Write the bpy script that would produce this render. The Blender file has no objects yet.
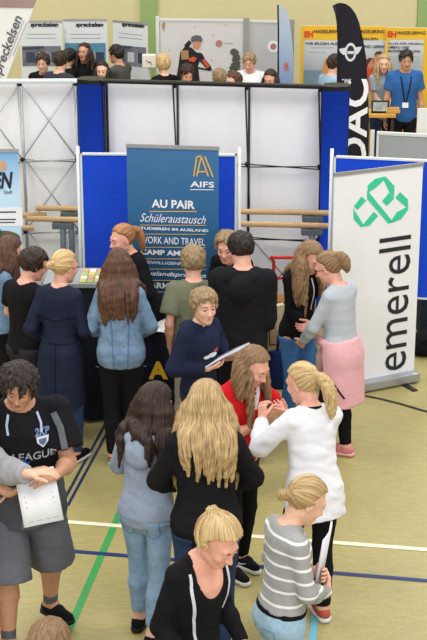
import bpy, math, random
import numpy as np
from mathutils import Vector, Matrix
from mathutils.bvhtree import BVHTree
random.seed(7)
C = bpy.context.scene.collection
SC = bpy.context.scene
R = math.radians
PI = math.pi
# ------------------------------------------------------------------ camera, world, lights, exposure
CAM_H, PITCH, FPX = 4.7, R(18.5), 1500.0
cd = bpy.data.cameras.new('camera'); cam = bpy.data.objects.new('camera', cd); C.objects.link(cam)
cam.location = (0, 0, CAM_H); cam.rotation_euler = (PI/2-PITCH, 0, 0)
cd.sensor_fit = 'VERTICAL'; cd.sensor_height = 24; cd.lens = FPX/640*24
cd.clip_start = .1; cd.clip_end = 200
SC.camera = cam
w = bpy.data.worlds.new('hall'); SC.world = w; w.use_nodes = True
w.node_tree.nodes['Background'].inputs[0].default_value = (.97, .98, 1, 1)
w.node_tree.nodes['Background'].inputs[1].default_value = .44
def area(loc, sx, sy, e, col=(1, .98, .95), rot=(0, 0, 0)):
    l = bpy.data.lights.new('ceiling_or_fill_light', 'AREA'); l.shape = 'RECTANGLE'; l.size = sx; l.size_y = sy; l.energy = e; l.color = col
    o = bpy.data.objects.new('ceiling_or_fill_light', l); o.location = loc; o.rotation_euler = rot; C.objects.link(o)
area((0, -4.5, 6.0), 14, 4.0, 900, (.95, .97, 1), (R(68), 0, 0))  # frontal fill added behind the camera to brighten upright surfaces, not a ceiling fixture
for ly, e in ((3.5, 230), (9.5, 270), (15, 260), (20, 260)):
    for lx in (-4, 4):
        area((lx, ly, 7.5), 1.2, 3.0, e)
SC.view_settings.view_transform = 'Standard'
SC.view_settings.look = 'None'
SC.view_settings.exposure = 0.0
SC.view_settings.gamma = 1.0
# ------------------------------------------------------------------ camera geometry helpers
cp, sp = math.cos(PITCH), math.sin(PITCH)
def ray(px, py):
    x = (px-213.5)/FPX; y = (320-py)/FPX
    return np.array([x, cp+y*sp, -sp+y*cp])
def P(px, py, z=0.0):                       # the point of the place seen at a pixel, at height z
    d = ray(px, py); t = (z-CAM_H)/d[2]
    return np.array([d[0]*t, d[1]*t, z])
def Pd(px, py, D):                          # the same, on the vertical plane y = D
    d = ray(px, py); t = D/d[1]
    return np.array([d[0]*t, D, CAM_H+d[2]*t])
def proj(p):
    x, y, z = p; z -= CAM_H
    dep = y*cp-z*sp; up = y*sp+z*cp
    return 213.5+FPX*x/dep, 320-FPX*up/dep
# ------------------------------------------------------------------ materials
_M = {}
def s2l(c):
    return tuple(((v/255)/12.92 if v/255 <= .04045 else ((v/255+.055)/1.055)**2.4) for v in c)
def rgb(c): return (*s2l(c), 1)
def newmat(name):
    m = bpy.data.materials.new(name); m.use_nodes = True
    return m, m.node_tree.nodes, m.node_tree.links, m.node_tree.nodes['Principled BSDF']
def fabric(name, c, var=.18, scale=60, rough=.9, bump=.25, big=6, spec=.15, metal=0):
    """cloth, paint, wood pulp and so on: colour with small procedural variation and bump"""
    if name in _M: return _M[name]
    m, n, l, b = newmat(name)
    tc = n.new('ShaderNodeTexCoord')
    n1 = n.new('ShaderNodeTexNoise'); n1.inputs['Scale'].default_value = scale; n1.inputs['Detail'].default_value = 3
    n2 = n.new('ShaderNodeTexNoise'); n2.inputs['Scale'].default_value = big
    l.new(tc.outputs['Object'], n1.inputs['Vector']); l.new(tc.outputs['Object'], n2.inputs['Vector'])
    ad = n.new('ShaderNodeMath'); ad.operation = 'ADD'; l.new(n1.outputs[0], ad.inputs[0]); l.new(n2.outputs[0], ad.inputs[1])
    rp = n.new('ShaderNodeMapRange'); rp.inputs[1].default_value = .6; rp.inputs[2].default_value = 1.4
    l.new(ad.outputs[0], rp.inputs[0])
    mx = n.new('ShaderNodeMix'); mx.data_type = 'RGBA'
    base = np.array(s2l(c)); l.new(rp.outputs[0], mx.inputs[0])
    mx.inputs[6].default_value = (*np.clip(base*(1-var), 0, 1), 1); mx.inputs[7].default_value = (*np.clip(base*(1+var), 0, 1), 1)
    l.new(mx.outputs[2], b.inputs['Base Color'])
    b.inputs['Roughness'].default_value = rough; b.inputs['Specular IOR Level'].default_value = spec; b.inputs['Metallic'].default_value = metal
    if bump:
        bp = n.new('ShaderNodeBump'); bp.inputs['Strength'].default_value = bump; bp.inputs['Distance'].default_value = .003
        l.new(n1.outputs[0], bp.inputs['Height']); l.new(bp.outputs[0], b.inputs['Normal'])
    _M[name] = m
    return m
def flat(name, c, rough=.5, spec=.3, metal=0): return fabric(name, c, .04, 30, rough, 0, 3, spec, metal)
def skinmat(name, c):
    if name in _M: return _M[name]
    m = fabric(name, c, .10, 45, .5, .1, 14, .35)
    b = m.node_tree.nodes['Principled BSDF']; b.inputs['Subsurface Weight'].default_value = .12
    b.inputs['Subsurface Radius'].default_value = (.02, .008, .004); b.inputs['Subsurface Scale'].default_value = .5
    return m
def hairmat(name, c1, c2, sc=16):
    if name in _M: return _M[name]
    m, n, l, b = newmat(name)
    at = n.new('ShaderNodeAttribute'); at.attribute_name = 'flow'
    n1 = n.new('ShaderNodeTexNoise'); n1.inputs['Scale'].default_value = sc; n1.inputs['Detail'].default_value = 4; n1.inputs['Roughness'].default_value = .65
    l.new(at.outputs['Vector'], n1.inputs['Vector'])
    cr = n.new('ShaderNodeValToRGB'); l.new(n1.outputs[0], cr.inputs[0])
    cr.color_ramp.elements[0].position = .34; cr.color_ramp.elements[0].color = rgb(c1)
    cr.color_ramp.elements[1].position = .66; cr.color_ramp.elements[1].color = rgb(c2)
    l.new(cr.outputs[0], b.inputs['Base Color'])
    b.inputs['Roughness'].default_value = .48; b.inputs['Specular IOR Level'].default_value = .35
    bp = n.new('ShaderNodeBump'); bp.inputs['Strength'].default_value = .7; bp.inputs['Distance'].default_value = .006
    l.new(n1.outputs[0], bp.inputs['Height']); l.new(bp.outputs[0], b.inputs['Normal'])
    _M[name] = m
    return m
def stripes(name, c, c2, period, width, z0=0):
    if name in _M: return _M[name]
    m = fabric(name, c, .12, 90, .9, .2)
    n, l = m.node_tree.nodes, m.node_tree.links; b = n['Principled BSDF']
    tc = n.new('ShaderNodeTexCoord'); sx = n.new('ShaderNodeSeparateXYZ'); l.new(tc.outputs['Object'], sx.inputs[0])
    ad = n.new('ShaderNodeMath'); ad.operation = 'ADD'; ad.inputs[1].default_value = 10-z0; l.new(sx.outputs[2], ad.inputs[0])
    md = n.new('ShaderNodeMath'); md.operation = 'MODULO'; md.inputs[1].default_value = period; l.new(ad.outputs[0], md.inputs[0])
    lt = n.new('ShaderNodeMath'); lt.operation = 'LESS_THAN'; lt.inputs[1].default_value = width; l.new(md.outputs[0], lt.inputs[0])
    old = b.inputs['Base Color'].links[0].from_socket
    mx = n.new('ShaderNodeMix'); mx.data_type = 'RGBA'; l.new(lt.outputs[0], mx.inputs[0]); l.new(old, mx.inputs[6]); mx.inputs[7].default_value = rgb(c2)
    l.new(mx.outputs[2], b.inputs['Base Color'])
    return m
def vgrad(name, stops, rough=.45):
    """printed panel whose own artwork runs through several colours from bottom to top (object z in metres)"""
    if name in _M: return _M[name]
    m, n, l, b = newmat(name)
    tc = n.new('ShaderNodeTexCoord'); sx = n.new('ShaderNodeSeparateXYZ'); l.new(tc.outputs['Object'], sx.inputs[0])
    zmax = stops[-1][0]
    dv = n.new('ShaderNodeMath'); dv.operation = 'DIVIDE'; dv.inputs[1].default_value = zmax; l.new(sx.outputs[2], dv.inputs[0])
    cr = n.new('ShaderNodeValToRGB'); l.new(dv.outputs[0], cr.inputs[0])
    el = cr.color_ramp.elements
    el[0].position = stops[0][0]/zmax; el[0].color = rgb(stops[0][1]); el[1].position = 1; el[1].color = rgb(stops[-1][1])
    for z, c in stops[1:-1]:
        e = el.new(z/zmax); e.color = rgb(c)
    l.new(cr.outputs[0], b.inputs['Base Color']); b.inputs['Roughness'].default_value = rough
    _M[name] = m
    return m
# ------------------------------------------------------------------ object helpers
def setp(o, label=None, cat=None, group=None, kind=None):
    if label: o['label'] = label
    if cat: o['category'] = cat
    if group: o['group'] = group
    if kind: o['kind'] = kind
    return o
def thing(name, label, cat, loc=(0, 0, 0), rz=0, group=None):
    o = bpy.data.objects.new(name, None); C.objects.link(o); o.empty_display_size = .1
    o.location = loc; o.rotation_euler = (0, 0, rz)
    return setp(o, label, cat, group)
def mk(name, V, F, mat, parent=None, smooth=True, attr=None, label=None):
    me = bpy.data.meshes.new(name)
    if isinstance(F, np.ndarray) and len(F):
        k = F.shape[1]
        me.vertices.add(len(V)); me.vertices.foreach_set('co', np.asarray(V, np.float32).ravel())
        me.loops.add(F.size); me.loops.foreach_set('vertex_index', F.astype(np.int32).ravel())
        me.polygons.add(len(F)); me.polygons.foreach_set('loop_start', np.arange(0, F.size, k, dtype=np.int32))
        me.polygons.foreach_set('loop_total', np.full(len(F), k, np.int32))
        me.update(calc_edges=True); me.validate()
    else:
        me.from_pydata([tuple(map(float, v)) for v in V], [], [tuple(int(i) for i in f) for f in F]); me.update()
    if smooth: me.polygons.foreach_set('use_smooth', [True]*len(me.polygons))
    for m in (mat if isinstance(mat, list) else [mat]): me.materials.append(m)
    if attr is not None and len(attr) == len(me.vertices):
        a = me.attributes.new('flow', 'FLOAT_VECTOR', 'POINT'); a.data.foreach_set('vector', np.asarray(attr, np.float32).ravel())
    o = bpy.data.objects.new(name, me); C.objects.link(o)
    if parent: o.parent = parent
    if label: o['label'] = label
    return o
class MB:
    """collects boxes, bars and tubes into one mesh"""
    def __init__(s): s.V = []; s.F = []
    def add(s, V, F):
        n = len(s.V); s.V += [tuple(v) for v in V]; s.F += [tuple(i+n for i in f) for f in F]; return s
    def box(s, lo, hi, rot=None, piv=(0, 0, 0)):
        vs = [np.array([(lo, hi)[i][0], (lo, hi)[j][1], (lo, hi)[k][2]], float) for i in (0, 1) for j in (0, 1) for k in (0, 1)]
        if rot is not None: vs = [np.array(rot)@(v-piv)+piv for v in vs]
        return s.add(vs, [(0, 1, 3, 2), (4, 6, 7, 5), (0, 4, 5, 1), (2, 3, 7, 6), (0, 2, 6, 4), (1, 5, 7, 3)])
    def tube(s, pts, r, n=8, r2=None, cap=True):
        pts = [np.array(p, float) for p in pts]; m = len(pts); V = []; up = np.array([0, 0, 1.])
        for i, p in enumerate(pts):
            t = pts[min(i+1, m-1)]-pts[max(i-1, 0)]; t /= np.linalg.norm(t)+1e-9
            u = up if abs(t@up) < .95 else np.array([1., 0, 0])
            a = np.cross(t, u); a /= np.linalg.norm(a); b = np.cross(t, a)
            rr = r if r2 is None else r+(r2-r)*i/(m-1)
            if hasattr(r, '__len__'): rr = r[i]
            for k in range(n):
                th = 2*PI*k/n; V.append(p+rr*(math.cos(th)*a+math.sin(th)*b))
        F = [(i*n+k, i*n+(k+1) % n, (i+1)*n+(k+1) % n, (i+1)*n+k) for i in range(m-1) for k in range(n)]
        if cap: F += [tuple(range(n-1, -1, -1)), tuple((m-1)*n+k for k in range(n))]
        return s.add(V, F)
    def ball(s, c, r, n=12, m=8):
        r = np.array([r]*3 if np.isscalar(r) else r); V = []
        for i in range(m+1):
            ph = PI*i/m
            for k in range(n):
                th = 2*PI*k/n; V.append(np.array(c)+r*np.array([math.sin(ph)*math.cos(th), math.sin(ph)*math.sin(th), math.cos(ph)]))
        return s.add(V, [(i*n+k, (i+1)*n+k, (i+1)*n+(k+1) % n, i*n+(k+1) % n) for i in range(m) for k in range(n)])
    def prism(s, poly, y0, y1):               # polygon in x,z extruded along y
        n = len(poly); V = [(x, y0, z) for x, z in poly]+[(x, y1, z) for x, z in poly]
        return s.add(V, [tuple(range(n)), tuple(range(2*n-1, n-1, -1))]+[(i, i+n, (i+1) % n+n, (i+1) % n) for i in range(n)])
    def build(s, name, mat, parent=None, smooth=False, bevel=0, label=None):
        o = mk(name, s.V, s.F, mat, parent, smooth, label=label)
        if bevel:
            b = o.modifiers.new('b', 'BEVEL'); b.width = bevel; b.segments = 2; b.limit_method = 'ANGLE'
        return o
def text_mesh(body, size, bold=0, shear=0, spacing=1, align='CENTER', depth=.001, target_w=None):
    """lettering as V, F in a local x (right), y (up) plane, thickness along z"""
    cu = bpy.data.curves.new('t', 'FONT'); cu.body = body; cu.size = size; cu.offset = bold; cu.shear = shear
    cu.space_character = spacing; cu.align_x = align; cu.extrude = depth; cu.resolution_u = 3
    o = bpy.data.objects.new('t', cu); C.objects.link(o)
    dg = bpy.context.evaluated_depsgraph_get(); me = bpy.data.meshes.new_from_object(o.evaluated_get(dg))
    V = np.array([v.co[:] for v in me.vertices]) if len(me.vertices) else np.zeros((0, 3)); F = [tuple(p.vertices) for p in me.polygons]
    bpy.data.objects.remove(o); bpy.data.curves.remove(cu); bpy.data.meshes.remove(me)
    if target_w and len(V):
        w_ = V[:, 0].max()-V[:, 0].min(); V[:, 0] *= target_w/w_
    return V, F
# ------------------------------------------------------------------ implicit-surface toolkit
def nrm(v): v = np.asarray(v, float); return v/(np.linalg.norm(v)+1e-12)
def smin(a, b, k):
    h = np.maximum(k-np.abs(a-b), 0)/k
    return np.minimum(a, b)-h*h*k*.25
def cone(a, b, r1, r2=None, cut=None, k=None):
    a = np.array(a, float); b = np.array(b, float); r2 = r1 if r2 is None else r2
    c = (a+b)/2; return dict(t='c', a=a, b=b, r1=r1, r2=r2, c=c, R=np.linalg.norm(b-a)/2+max(r1, r2), cut=cut, k=k)
def ell(c, r, M=None, k=None):
    return dict(t='e', c=np.array(c, float), r=np.array(r, float), M=M, R=max(r), k=k)
def loft(o, M, ts, A, B, Y=None, k=None):
    ts = np.array(ts, float); A = np.array(A, float); B = np.array(B, float); Y = np.zeros_like(ts) if Y is None else np.array(Y, float)
    L = (ts[-1]-ts[0])/2; c = np.array(o)+M[:, 2]*(ts[0]+L)
    return dict(t='l', o=np.array(o, float), M=M, ts=ts, A=A, B=B, Y=Y, c=c, R=math.hypot(L, max(A)+.08), k=k)
def evp(p, Q):
    if p['t'] == 'c':
        ba = p['b']-p['a']; pa = Q-p['a']; h = np.clip(pa@ba/(ba@ba+1e-12), 0, 1)
        d = np.sqrt(((pa-h[:, None]*ba)**2).sum(1))-(p['r1']+(p['r2']-p['r1'])*h)
        if p['cut'] is not None:
            n, off = p['cut']; d = np.maximum(d, Q@n-off)
        return d
    if p['t'] == 'e':
        q = Q-p['c']
        if p['M'] is not None: q = q@p['M']
        k0 = np.sqrt(((q/p['r'])**2).sum(1)); k1 = np.sqrt(((q/p['r']**2)**2).sum(1))+1e-9
        return np.where(k0 < .05, -p['r'].min(), k0*(k0-1)/k1)
    q = (Q-p['o'])@p['M']; z = q[:, 2]
    a = np.interp(z, p['ts'], p['A']); b = np.interp(z, p['ts'], p['B']); y = q[:, 1]-np.interp(z, p['ts'], p['Y']); x = q[:, 0]
    k0 = np.sqrt((x/a)**2+(y/b)**2); k1 = np.sqrt((x/a**2)**2+(y/b**2)**2)+1e-9
    d = np.where(k0 < .05, -np.minimum(a, b), k0*(k0-1)/k1)
    return np.maximum(np.maximum(d, z-p['ts'][-1]), p['ts'][0]-z)
def union(prims, Q, k=.02, far=.09):
    d = np.full(len(Q), 1e3)
    for p in prims:
        kk = p['k'] if p['k'] is not None else k
        bs = np.sqrt(((Q-p['c'])**2).sum(1))-p['R']
        m = bs < far; d2 = bs.copy()
        if m.any(): d2[m] = evp(p, Q[m])
        d = smin(d, d2, kk)
    return d
def bounds(prims, pad=.03):
    lo = np.min([p['c']-p['R'] for p in prims], 0)-pad; hi = np.max([p['c']+p['R'] for p in prims], 0)+pad
    lo2, hi2 = [], []
    for p in prims:
        if p['t'] == 'c':
            m = max(p['r1'], p['r2']); lo2.append(np.minimum(p['a'], p['b'])-m); hi2.append(np.maximum(p['a'], p['b'])+m)
        else: lo2.append(p['c']-p['R']); hi2.append(p['c']+p['R'])
    return np.maximum(lo, np.min(lo2, 0)-pad), np.minimum(hi, np.max(hi2, 0)+pad)
def nets(f, lo, hi, h, cs=4):
    """naive surface nets on a sparse grid"""
    lo = np.asarray(lo, float); n = np.maximum(np.ceil((np.asarray(hi)-lo)/(h*cs)).astype(int), 1)
    gx = [lo[i]+(np.arange(n[i])+.5)*h*cs for i in range(3)]
    G = np.stack(np.meshgrid(*gx, indexing='ij'), -1).reshape(-1, 3)
    dc = f(G).reshape(n); act = np.abs(dc) < h*cs*1.15+.004
    D = np.where(np.repeat(np.repeat(np.repeat(dc, cs, 0), cs, 1), cs, 2) < 0, -1., 1.)
    D = np.pad(D, ((0, 1),)*3, mode='edge').astype(np.float32)
    need = np.zeros(D.shape, bool); A = np.repeat(np.repeat(np.repeat(act, cs, 0), cs, 1), cs, 2)
    for dx in (0, 1):
        for dy in (0, 1):
            for dz in (0, 1):
                need[dx:dx+A.shape[0], dy:dy+A.shape[1], dz:dz+A.shape[2]] |= A
    idx = np.argwhere(need)
    if not len(idx): return np.zeros((0, 3)), np.zeros((0, 4), int)
    D[need] = f(lo+idx*h)
    S = D < 0; cnt = sum(S[dx:S.shape[0]-1+dx, dy:S.shape[1]-1+dy, dz:S.shape[2]-1+dz].astype(np.int8) for dx in (0, 1) for dy in (0, 1) for dz in (0, 1))
    cells = np.argwhere((cnt > 0) & (cnt < 8))
    if not len(cells): return np.zeros((0, 3)), np.zeros((0, 4), int)
    cid = -np.ones(cnt.shape, int); cid[tuple(cells.T)] = np.arange(len(cells))
    acc = np.zeros((len(cells), 3)); num = np.zeros(len(cells))
    for ax in range(3):
        o1, o2 = [a for a in range(3) if a != ax]
        for i in (0, 1):
            for j in (0, 1):
                c0 = cells.copy(); c0[:, o1] += i; c0[:, o2] += j; c1 = c0.copy(); c1[:, ax] += 1
                a = D[tuple(c0.T)]; b = D[tuple(c1.T)]; m = (a < 0) != (b < 0)
                t = a[m]/(a[m]-b[m]); pt = (c0[m]-cells[m]).astype(float); pt[:, ax] += t
                acc[m] += pt; num[m] += 1
    V = lo+(cells+acc/num[:, None])*h
    F = []
    for ax in range(3):
        o1, o2 = (ax+1) % 3, (ax+2) % 3
        sl0 = [slice(None)]*3; sl1 = [slice(None)]*3; sl0[ax] = slice(0, -1); sl1[ax] = slice(1, None)
        a = S[tuple(sl0)]; b = S[tuple(sl1)]
        e = np.argwhere(a != b); e = e[(e[:, o1] > 0) & (e[:, o2] > 0) & (e[:, o1] < cnt.shape[o1]) & (e[:, o2] < cnt.shape[o2])]
        if not len(e): continue
        s = a[tuple(e.T)]
        q = []
        for i, j in ((-1, -1), (0, -1), (0, 0), (-1, 0)):
            c_ = e.copy(); c_[:, o1] += i; c_[:, o2] += j; q.append(cid[tuple(c_.T)])
        q = np.stack(q, 1); q[~s] = q[~s][:, ::-1]; F.append(q[(q >= 0).all(1)])
    return V, np.concatenate(F)
_rw = np.random.RandomState(3)
_W = _rw.normal(size=(7, 3)); _W /= np.linalg.norm(_W, axis=1)[:, None]; _PH = _rw.rand(7)*6.28
def wob(Q, fr, seed=0.):
    d = 0
    for i in range(6):
        w1 = _W[i]*fr*(.7+.18*i); w2 = _W[(i+2) % 7]*fr*.45
        d = d+np.sin(Q@w1+_PH[i]+seed*(i+1)+1.7*np.sin(Q@w2+seed))
    return d/6
def rotm(yaw=0, pitch=0, roll=0):            # degrees; yaw + turns to the person's left, pitch + looks down, roll + tilts to the right shoulder
    return np.array(Matrix.Rotation(R(yaw), 3, 'Z') @ Matrix.Rotation(R(-pitch), 3, 'X') @ Matrix.Rotation(R(roll), 3, 'Y'))
# ------------------------------------------------------------------ people
def ik(S, T, l1, l2, pole):
    S = np.array(S, float); T = np.array(T, float); d = T-S; L = np.linalg.norm(d)
    if L > (l1+l2)*.995: T = S+d/L*(l1+l2)*.995; d = T-S; L = np.linalg.norm(d)
    a = (l1*l1-l2*l2+L*L)/(2*L); hh = math.sqrt(max(l1*l1-a*a, 0)); u = d/L
    p = np.array(pole, float); p = p-(p@u)*u; p = nrm(p)
    return S+u*a+p*hh, T
FEM = dict(ts=[-.16, -.10, -.04, .02, .08, .15, .24, .33, .40, .45, .49, .525],
           A=[.10, .150, .168, .166, .148, .130, .134, .146, .155, .140, .100, .055], B=[.07, .105, .120, .117, .104, .094, .098, .106, .104, .090, .070, .055],
           Y=[0, -.01, -.012, -.008, 0, 0, .004, .012, .006, -.004, -.008, -.006])
MAL = dict(ts=[-.16, -.10, -.04, .02, .08, .15, .24, .33, .40, .45, .49, .525],
           A=[.10, .145, .158, .160, .152, .145, .155, .172, .180, .160, .112, .062], B=[.07, .105, .115, .113, .108, .104, .112, .122, .118, .100, .078, .060],
           Y=[0, -.008, -.01, -.006, 0, 0, .004, .006, .002, -.006, -.010, -.008])
def hand_prims(W, f, n, side, curl, s, spread=0.0):
    f = nrm(f); n = np.array(n, float); n = nrm(n-(n@f)*f); t = np.cross(f, n)*side
    pr = []; k0 = W+f*.012*s
    for off, L, a in ((.029, .074, .10), (.010, .082, .02), (-.010, .076, -.05), (-.028, .060, -.14)):
        kn = W+(f*.086+t*off)*s
        pr.append(cone(k0+t*off*.6*s, kn, .0125*s, .0105*s, k=.012))
        d = nrm(f+t*(a*1.0+spread*off*12)); p = kn; ang = 0
        for j, (fr, rr) in enumerate(((.45, .0092), (.30, .0083), (.25, .0072))):
            ang += curl*(.75, 1.0, .6)[j]
            dd = d*math.cos(ang)+n*math.sin(ang); q = p+dd*L*fr*s
            pr.append(cone(p, q, rr*s, rr*s*.93, k=.003)); p = q
    th = W+(f*.025+t*.022)*s; d1 = nrm(f*.75+t*.75+n*.25); a = th+d1*.042*s; d2 = nrm(f*.95+t*.28+n*(.25+curl*.4)); b = a+d2*.032*s; c = b+nrm(d2+n*.2*curl)*.026*s
    pr += [cone(th, a, .0145*s, .012*s, k=.012), cone(a, b, .0112*s, .010*s, k=.003), cone(b, c, .0098*s, .0082*s, k=.003)]
    return pr
def person(at, h=1.68, rz=0, sex='f', w=1.0, lean=0, tw=0, head=(0, 0, 0), arms=None, feet=((.09, 0, 0), (-.09, 0, 0)), q='near', label='', group=None,
           skin='skin_fair', top=None, bottom=None, hair=None, shoes=None, face=False, glasses=None, seated=False, extra=None, hip_shift=0):
    RES = dict(near=(.0085, .0048, .0042), mid=(.011, .0075, .006), far=(.017, .011, .010))[q]
    s = h/1.75; T = MAL if sex == 'm' else FEM
    Rl = rotm(0, lean, 0); pel = np.array([0, 0, .935*s])
    Rt = rotm(tw, 0, 0)@Rl
    if seated: pel = np.array([0, 0, .935*s])
    up = Rl[:, 2]; nb = pel+up*.525*s
    def tl(x, y, z): return pel+Rt@np.array([x, y, z])*s      # torso coordinates
    sw = (.168 if sex == 'm' else .137)*w
    fw = rotm(0, 0, 0)
    pitch0 = lean*.35
    neck_top = nb+nrm(up+np.array([0, .25, 0]))*.060*s
    Mh = rotm(head[0]+tw, head[1]+pitch0, head[2])
    Hc = neck_top+Mh@np.array([0, .03, .088])
    crown = Hc+np.array([0, 0, 1])*.115
    cz = crown[2]
    # root position from where the crown is seen
    a = rz; c_, s_ = math.cos(a), math.sin(a)
    if len(at) == 2:
        wpt = P(at[0], at[1], cz+.02); cx, cy = crown[0]*c_-crown[1]*s_, crown[0]*s_+crown[1]*c_
        loc = (wpt[0]-cx, wpt[1]-cy, 0)
    else: loc = at
    root = thing('person', label, 'person', loc, a, group)
    def w2l(p):                                                # world point to this person's frame
        d = np.array(p, float)-np.array(loc); return np.array([d[0]*c_+d[1]*s_, -d[0]*s_+d[1]*c_, d[2]])
    torso = loft(pel, Rt, np.array(T['ts'])*s, np.array(T['A'])*s*w, np.array(T['B'])*s*(w*.6+.4 if w < 1 else w**1.3), np.array(T['Y'])*s)
    def grow(p, g, t0=None, extra_=None):
        p = dict(p); p['A'] = p['A']+g; p['B'] = p['B']+g
        if t0 is not None:
            m = p['ts'] >= t0
            ts = p['ts'][m]; p['A'] = np.concatenate([[np.interp(t0, p['ts'], p['A'])], p['A'][m]]); p['B'] = np.concatenate([[np.interp(t0, p['ts'], p['B'])], p['B'][m]])
            p['Y'] = np.concatenate([[np.interp(t0, p['ts'], p['Y'])], p['Y'][m]]); p['ts'] = np.concatenate([[t0], ts])
        p['R'] = p['R']+g+.05; return p
    Sh = {1: tl(sw/1, -.012, .455), -1: tl(-sw/1, -.012, .455)}
    arms = arms or {}
    J = {}
    for sd, nm in ((1, 'R'), (-1, 'L')):
        ar = arms.get(nm, {})
        l1, l2 = .285*s, .25*s
        if 'w' in ar: tgt = w2l(ar['w'])
        else:
            t_ = ar.get('t', (.24, .04, .86)); tgt = np.array([t_[0]*sd, t_[1], t_[2]])*s
        po = ar.get('pole', (.35, -1, -.25)); po = np.array([po[0]*sd, po[1], po[2]])
        E, W = ik(Sh[sd], tgt, l1, l2, po)
        f = np.array(ar['f'])*np.array([sd, 1, 1]) if 'f' in ar else W-E
        n = np.array(ar['n'])*np.array([sd, 1, 1]) if 'n' in ar else (np.array([-sd, .1, 0]) if abs(nrm(W-E)[2]) > .7 else np.array([-sd*.7, 0, .5]))
        J[sd] = (Sh[sd], E, W, nrm(f), n, ar.get('curl', .45))
    am = (1.0 if sex == 'm' else .88)*(w**.8)
    armp = []
    for sd in (1, -1):
        S0, E, W, f, n, cu = J[sd]
        armp += [cone(S0, E, .047*s*am, .038*s*am), cone(E, E+(W-E)*.35, .038*s*am, .040*s*am), cone(E+(W-E)*.35, W, .040*s*am, .025*s), ]
        armp.append(cone(tl(sd*.045, -.012, .49), S0, .046*s*(am*.5+.5), .046*s*am, k=.04))
    hp = {}
    legp = []; LJ = {}
    for i, sd in ((0, 1), (1, -1)):
        ft = feet[i]; fx, fy, fyaw = ft[:3]; lift = ft[3] if len(ft) > 3 else 0
        H0 = pel+np.array([sd*.088*s*w, -.005, -.03*s]); A0 = np.array([fx, fy, .085*s+lift])
        Lt = np.linalg.norm(H0-A0); l1, l2 = .415*s, .405*s
        kn, A0 = ik(H0, A0, l1, l2, (math.sin(-R(fyaw)), math.cos(R(fyaw)), 0) if not seated else (0, 1, .2))
        LJ[sd] = (H0, kn, A0, fyaw)
        lg = (w**.9)*(1.0)
        mid = kn+(A0-kn)*.32
        legp += [cone(H0+np.array([0, 0, -.02]), kn, .084*s*lg, .055*s*lg, k=.03), cone(kn, mid+np.array([0, -.012*s, 0]), .053*s*lg, .054*s*lg), cone(mid+np.array([0, -.012*s, 0]), A0, .054*s*lg, .037*s)]
        fd = np.array([-math.sin(R(fyaw)), math.cos(R(fyaw)), 0]); foot0 = np.array([A0[0], A0[1], 0])
        legp += [cone(A0, foot0+fd*.12*s+[0, 0, .035+lift], .036*s, .026*s), cone(A0-fd*.03*s+[0, 0, -.03*s], A0, .03*s, .034*s)]
    nk = .052*s if sex == 'f' else .060*s*w**.5
    neckp = [cone(nb-up*.03*s, Hc+Mh@np.array([0, -.022, -.055]), nk*1.08, nk*.95, k=.03)]
    def hc(x, y, z): return Hc+Mh@np.array([x, y, z])
    headp = [ell(hc(0, -.01, .025), (.076, .094, .088), Mh), ell(hc(0, .03, -.035), (.059, .066, .08), Mh, k=.03),
             cone(hc(.046, .0, -.058), hc(.012, .068, -.1), .017, .017, k=.03), cone(hc(-.046, .0, -.058), hc(-.012, .068, -.1), .017, .017, k=.03),
             cone(hc(0, .09, .004), hc(0, .112, -.034), .007, .0115, k=.012), ell(hc(.011, .102, -.038), (.008,)*3, k=.008), ell(hc(-.011, .102, -.038), (.008,)*3, k=.008),
             cone(hc(-.032, .078, .022), hc(.032, .078, .022), .014, .014, k=.02), ell(hc(.036, .066, -.03), (.022,)*3, k=.02), ell(hc(-.036, .066, -.03), (.022,)*3, k=.02),
             cone(hc(-.017, .09, -.064), hc(.017, .09, -.064), .006, .006, k=.008), cone(hc(-.014, .088, -.075), hc(.014, .088, -.075), .007, .007, k=.006)]
    for sd in (1, -1):
        headp += [ell(hc(sd*.077, -.006, -.008), (.009, .019, .031), Mh@rotm(-sd*18, 0, 0), k=.008)]
    socks = [ell(hc(.031, .106, 0), (.019, .017, .013), Mh), ell(hc(-.031, .106, 0), (.019, .017, .013), Mh)]
    def fhead(Q):
        d = union(neckp+headp, Q, .012)
        for e_ in socks:
            de = evp(e_, Q); d = -smin(-d, de, .012)
        de = evp(ell(hc(0, .1, -.0695), (.016, .012, .0022), Mh), Q); d = -smin(-d, de, .003)
        return d
    bodyp = [torso]+armp+legp+neckp
    # ---- body mesh: trunk and limbs, head, hands, all one object
    Vs, Fs, off = [], [], 0
    def addm(V, F):
        nonlocal off
        if len(V): Vs.append(V); Fs.append(F+off); off += len(V)
    lo, hi = bounds(bodyp, .02)
    addm(*nets(lambda Q: union(bodyp, Q, .025), lo, hi, RES[0]*1.25))
    addm(*nets(fhead, Hc-[.14, .15, .17], Hc+[.14, .16, .14], RES[1]))
    for sd in (1, -1):
        S0, E, W, f, n, cu = J[sd]
        hpr = hand_prims(W, f, n, sd, cu, s*(1.04 if sex == 'm' else .97)); hpr.append(cone(W-nrm(W-E)*.05, W+f*.01, .026*s, .023*s, k=.02)); hp[sd] = hpr
        lo, hi = bounds(hpr, .01)
        addm(*nets(lambda Q: union(hpr, Q, .004), lo, hi, RES[2]))
    sm = SKIN[skin]
    body = mk('body', np.concatenate(Vs), np.concatenate(Fs), sm, root)
    fullbody = bodyp+headp
    # ---- clothes
    seed = random.random()*10
    out = dict(root=root, J=J, LJ=LJ, tl=tl, hc=hc, Mh=Mh, s=s, w2l=w2l, body=body, pel=pel, Rt=Rt)
    outer = [grow(torso, .012)]+armp+neckp
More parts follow.
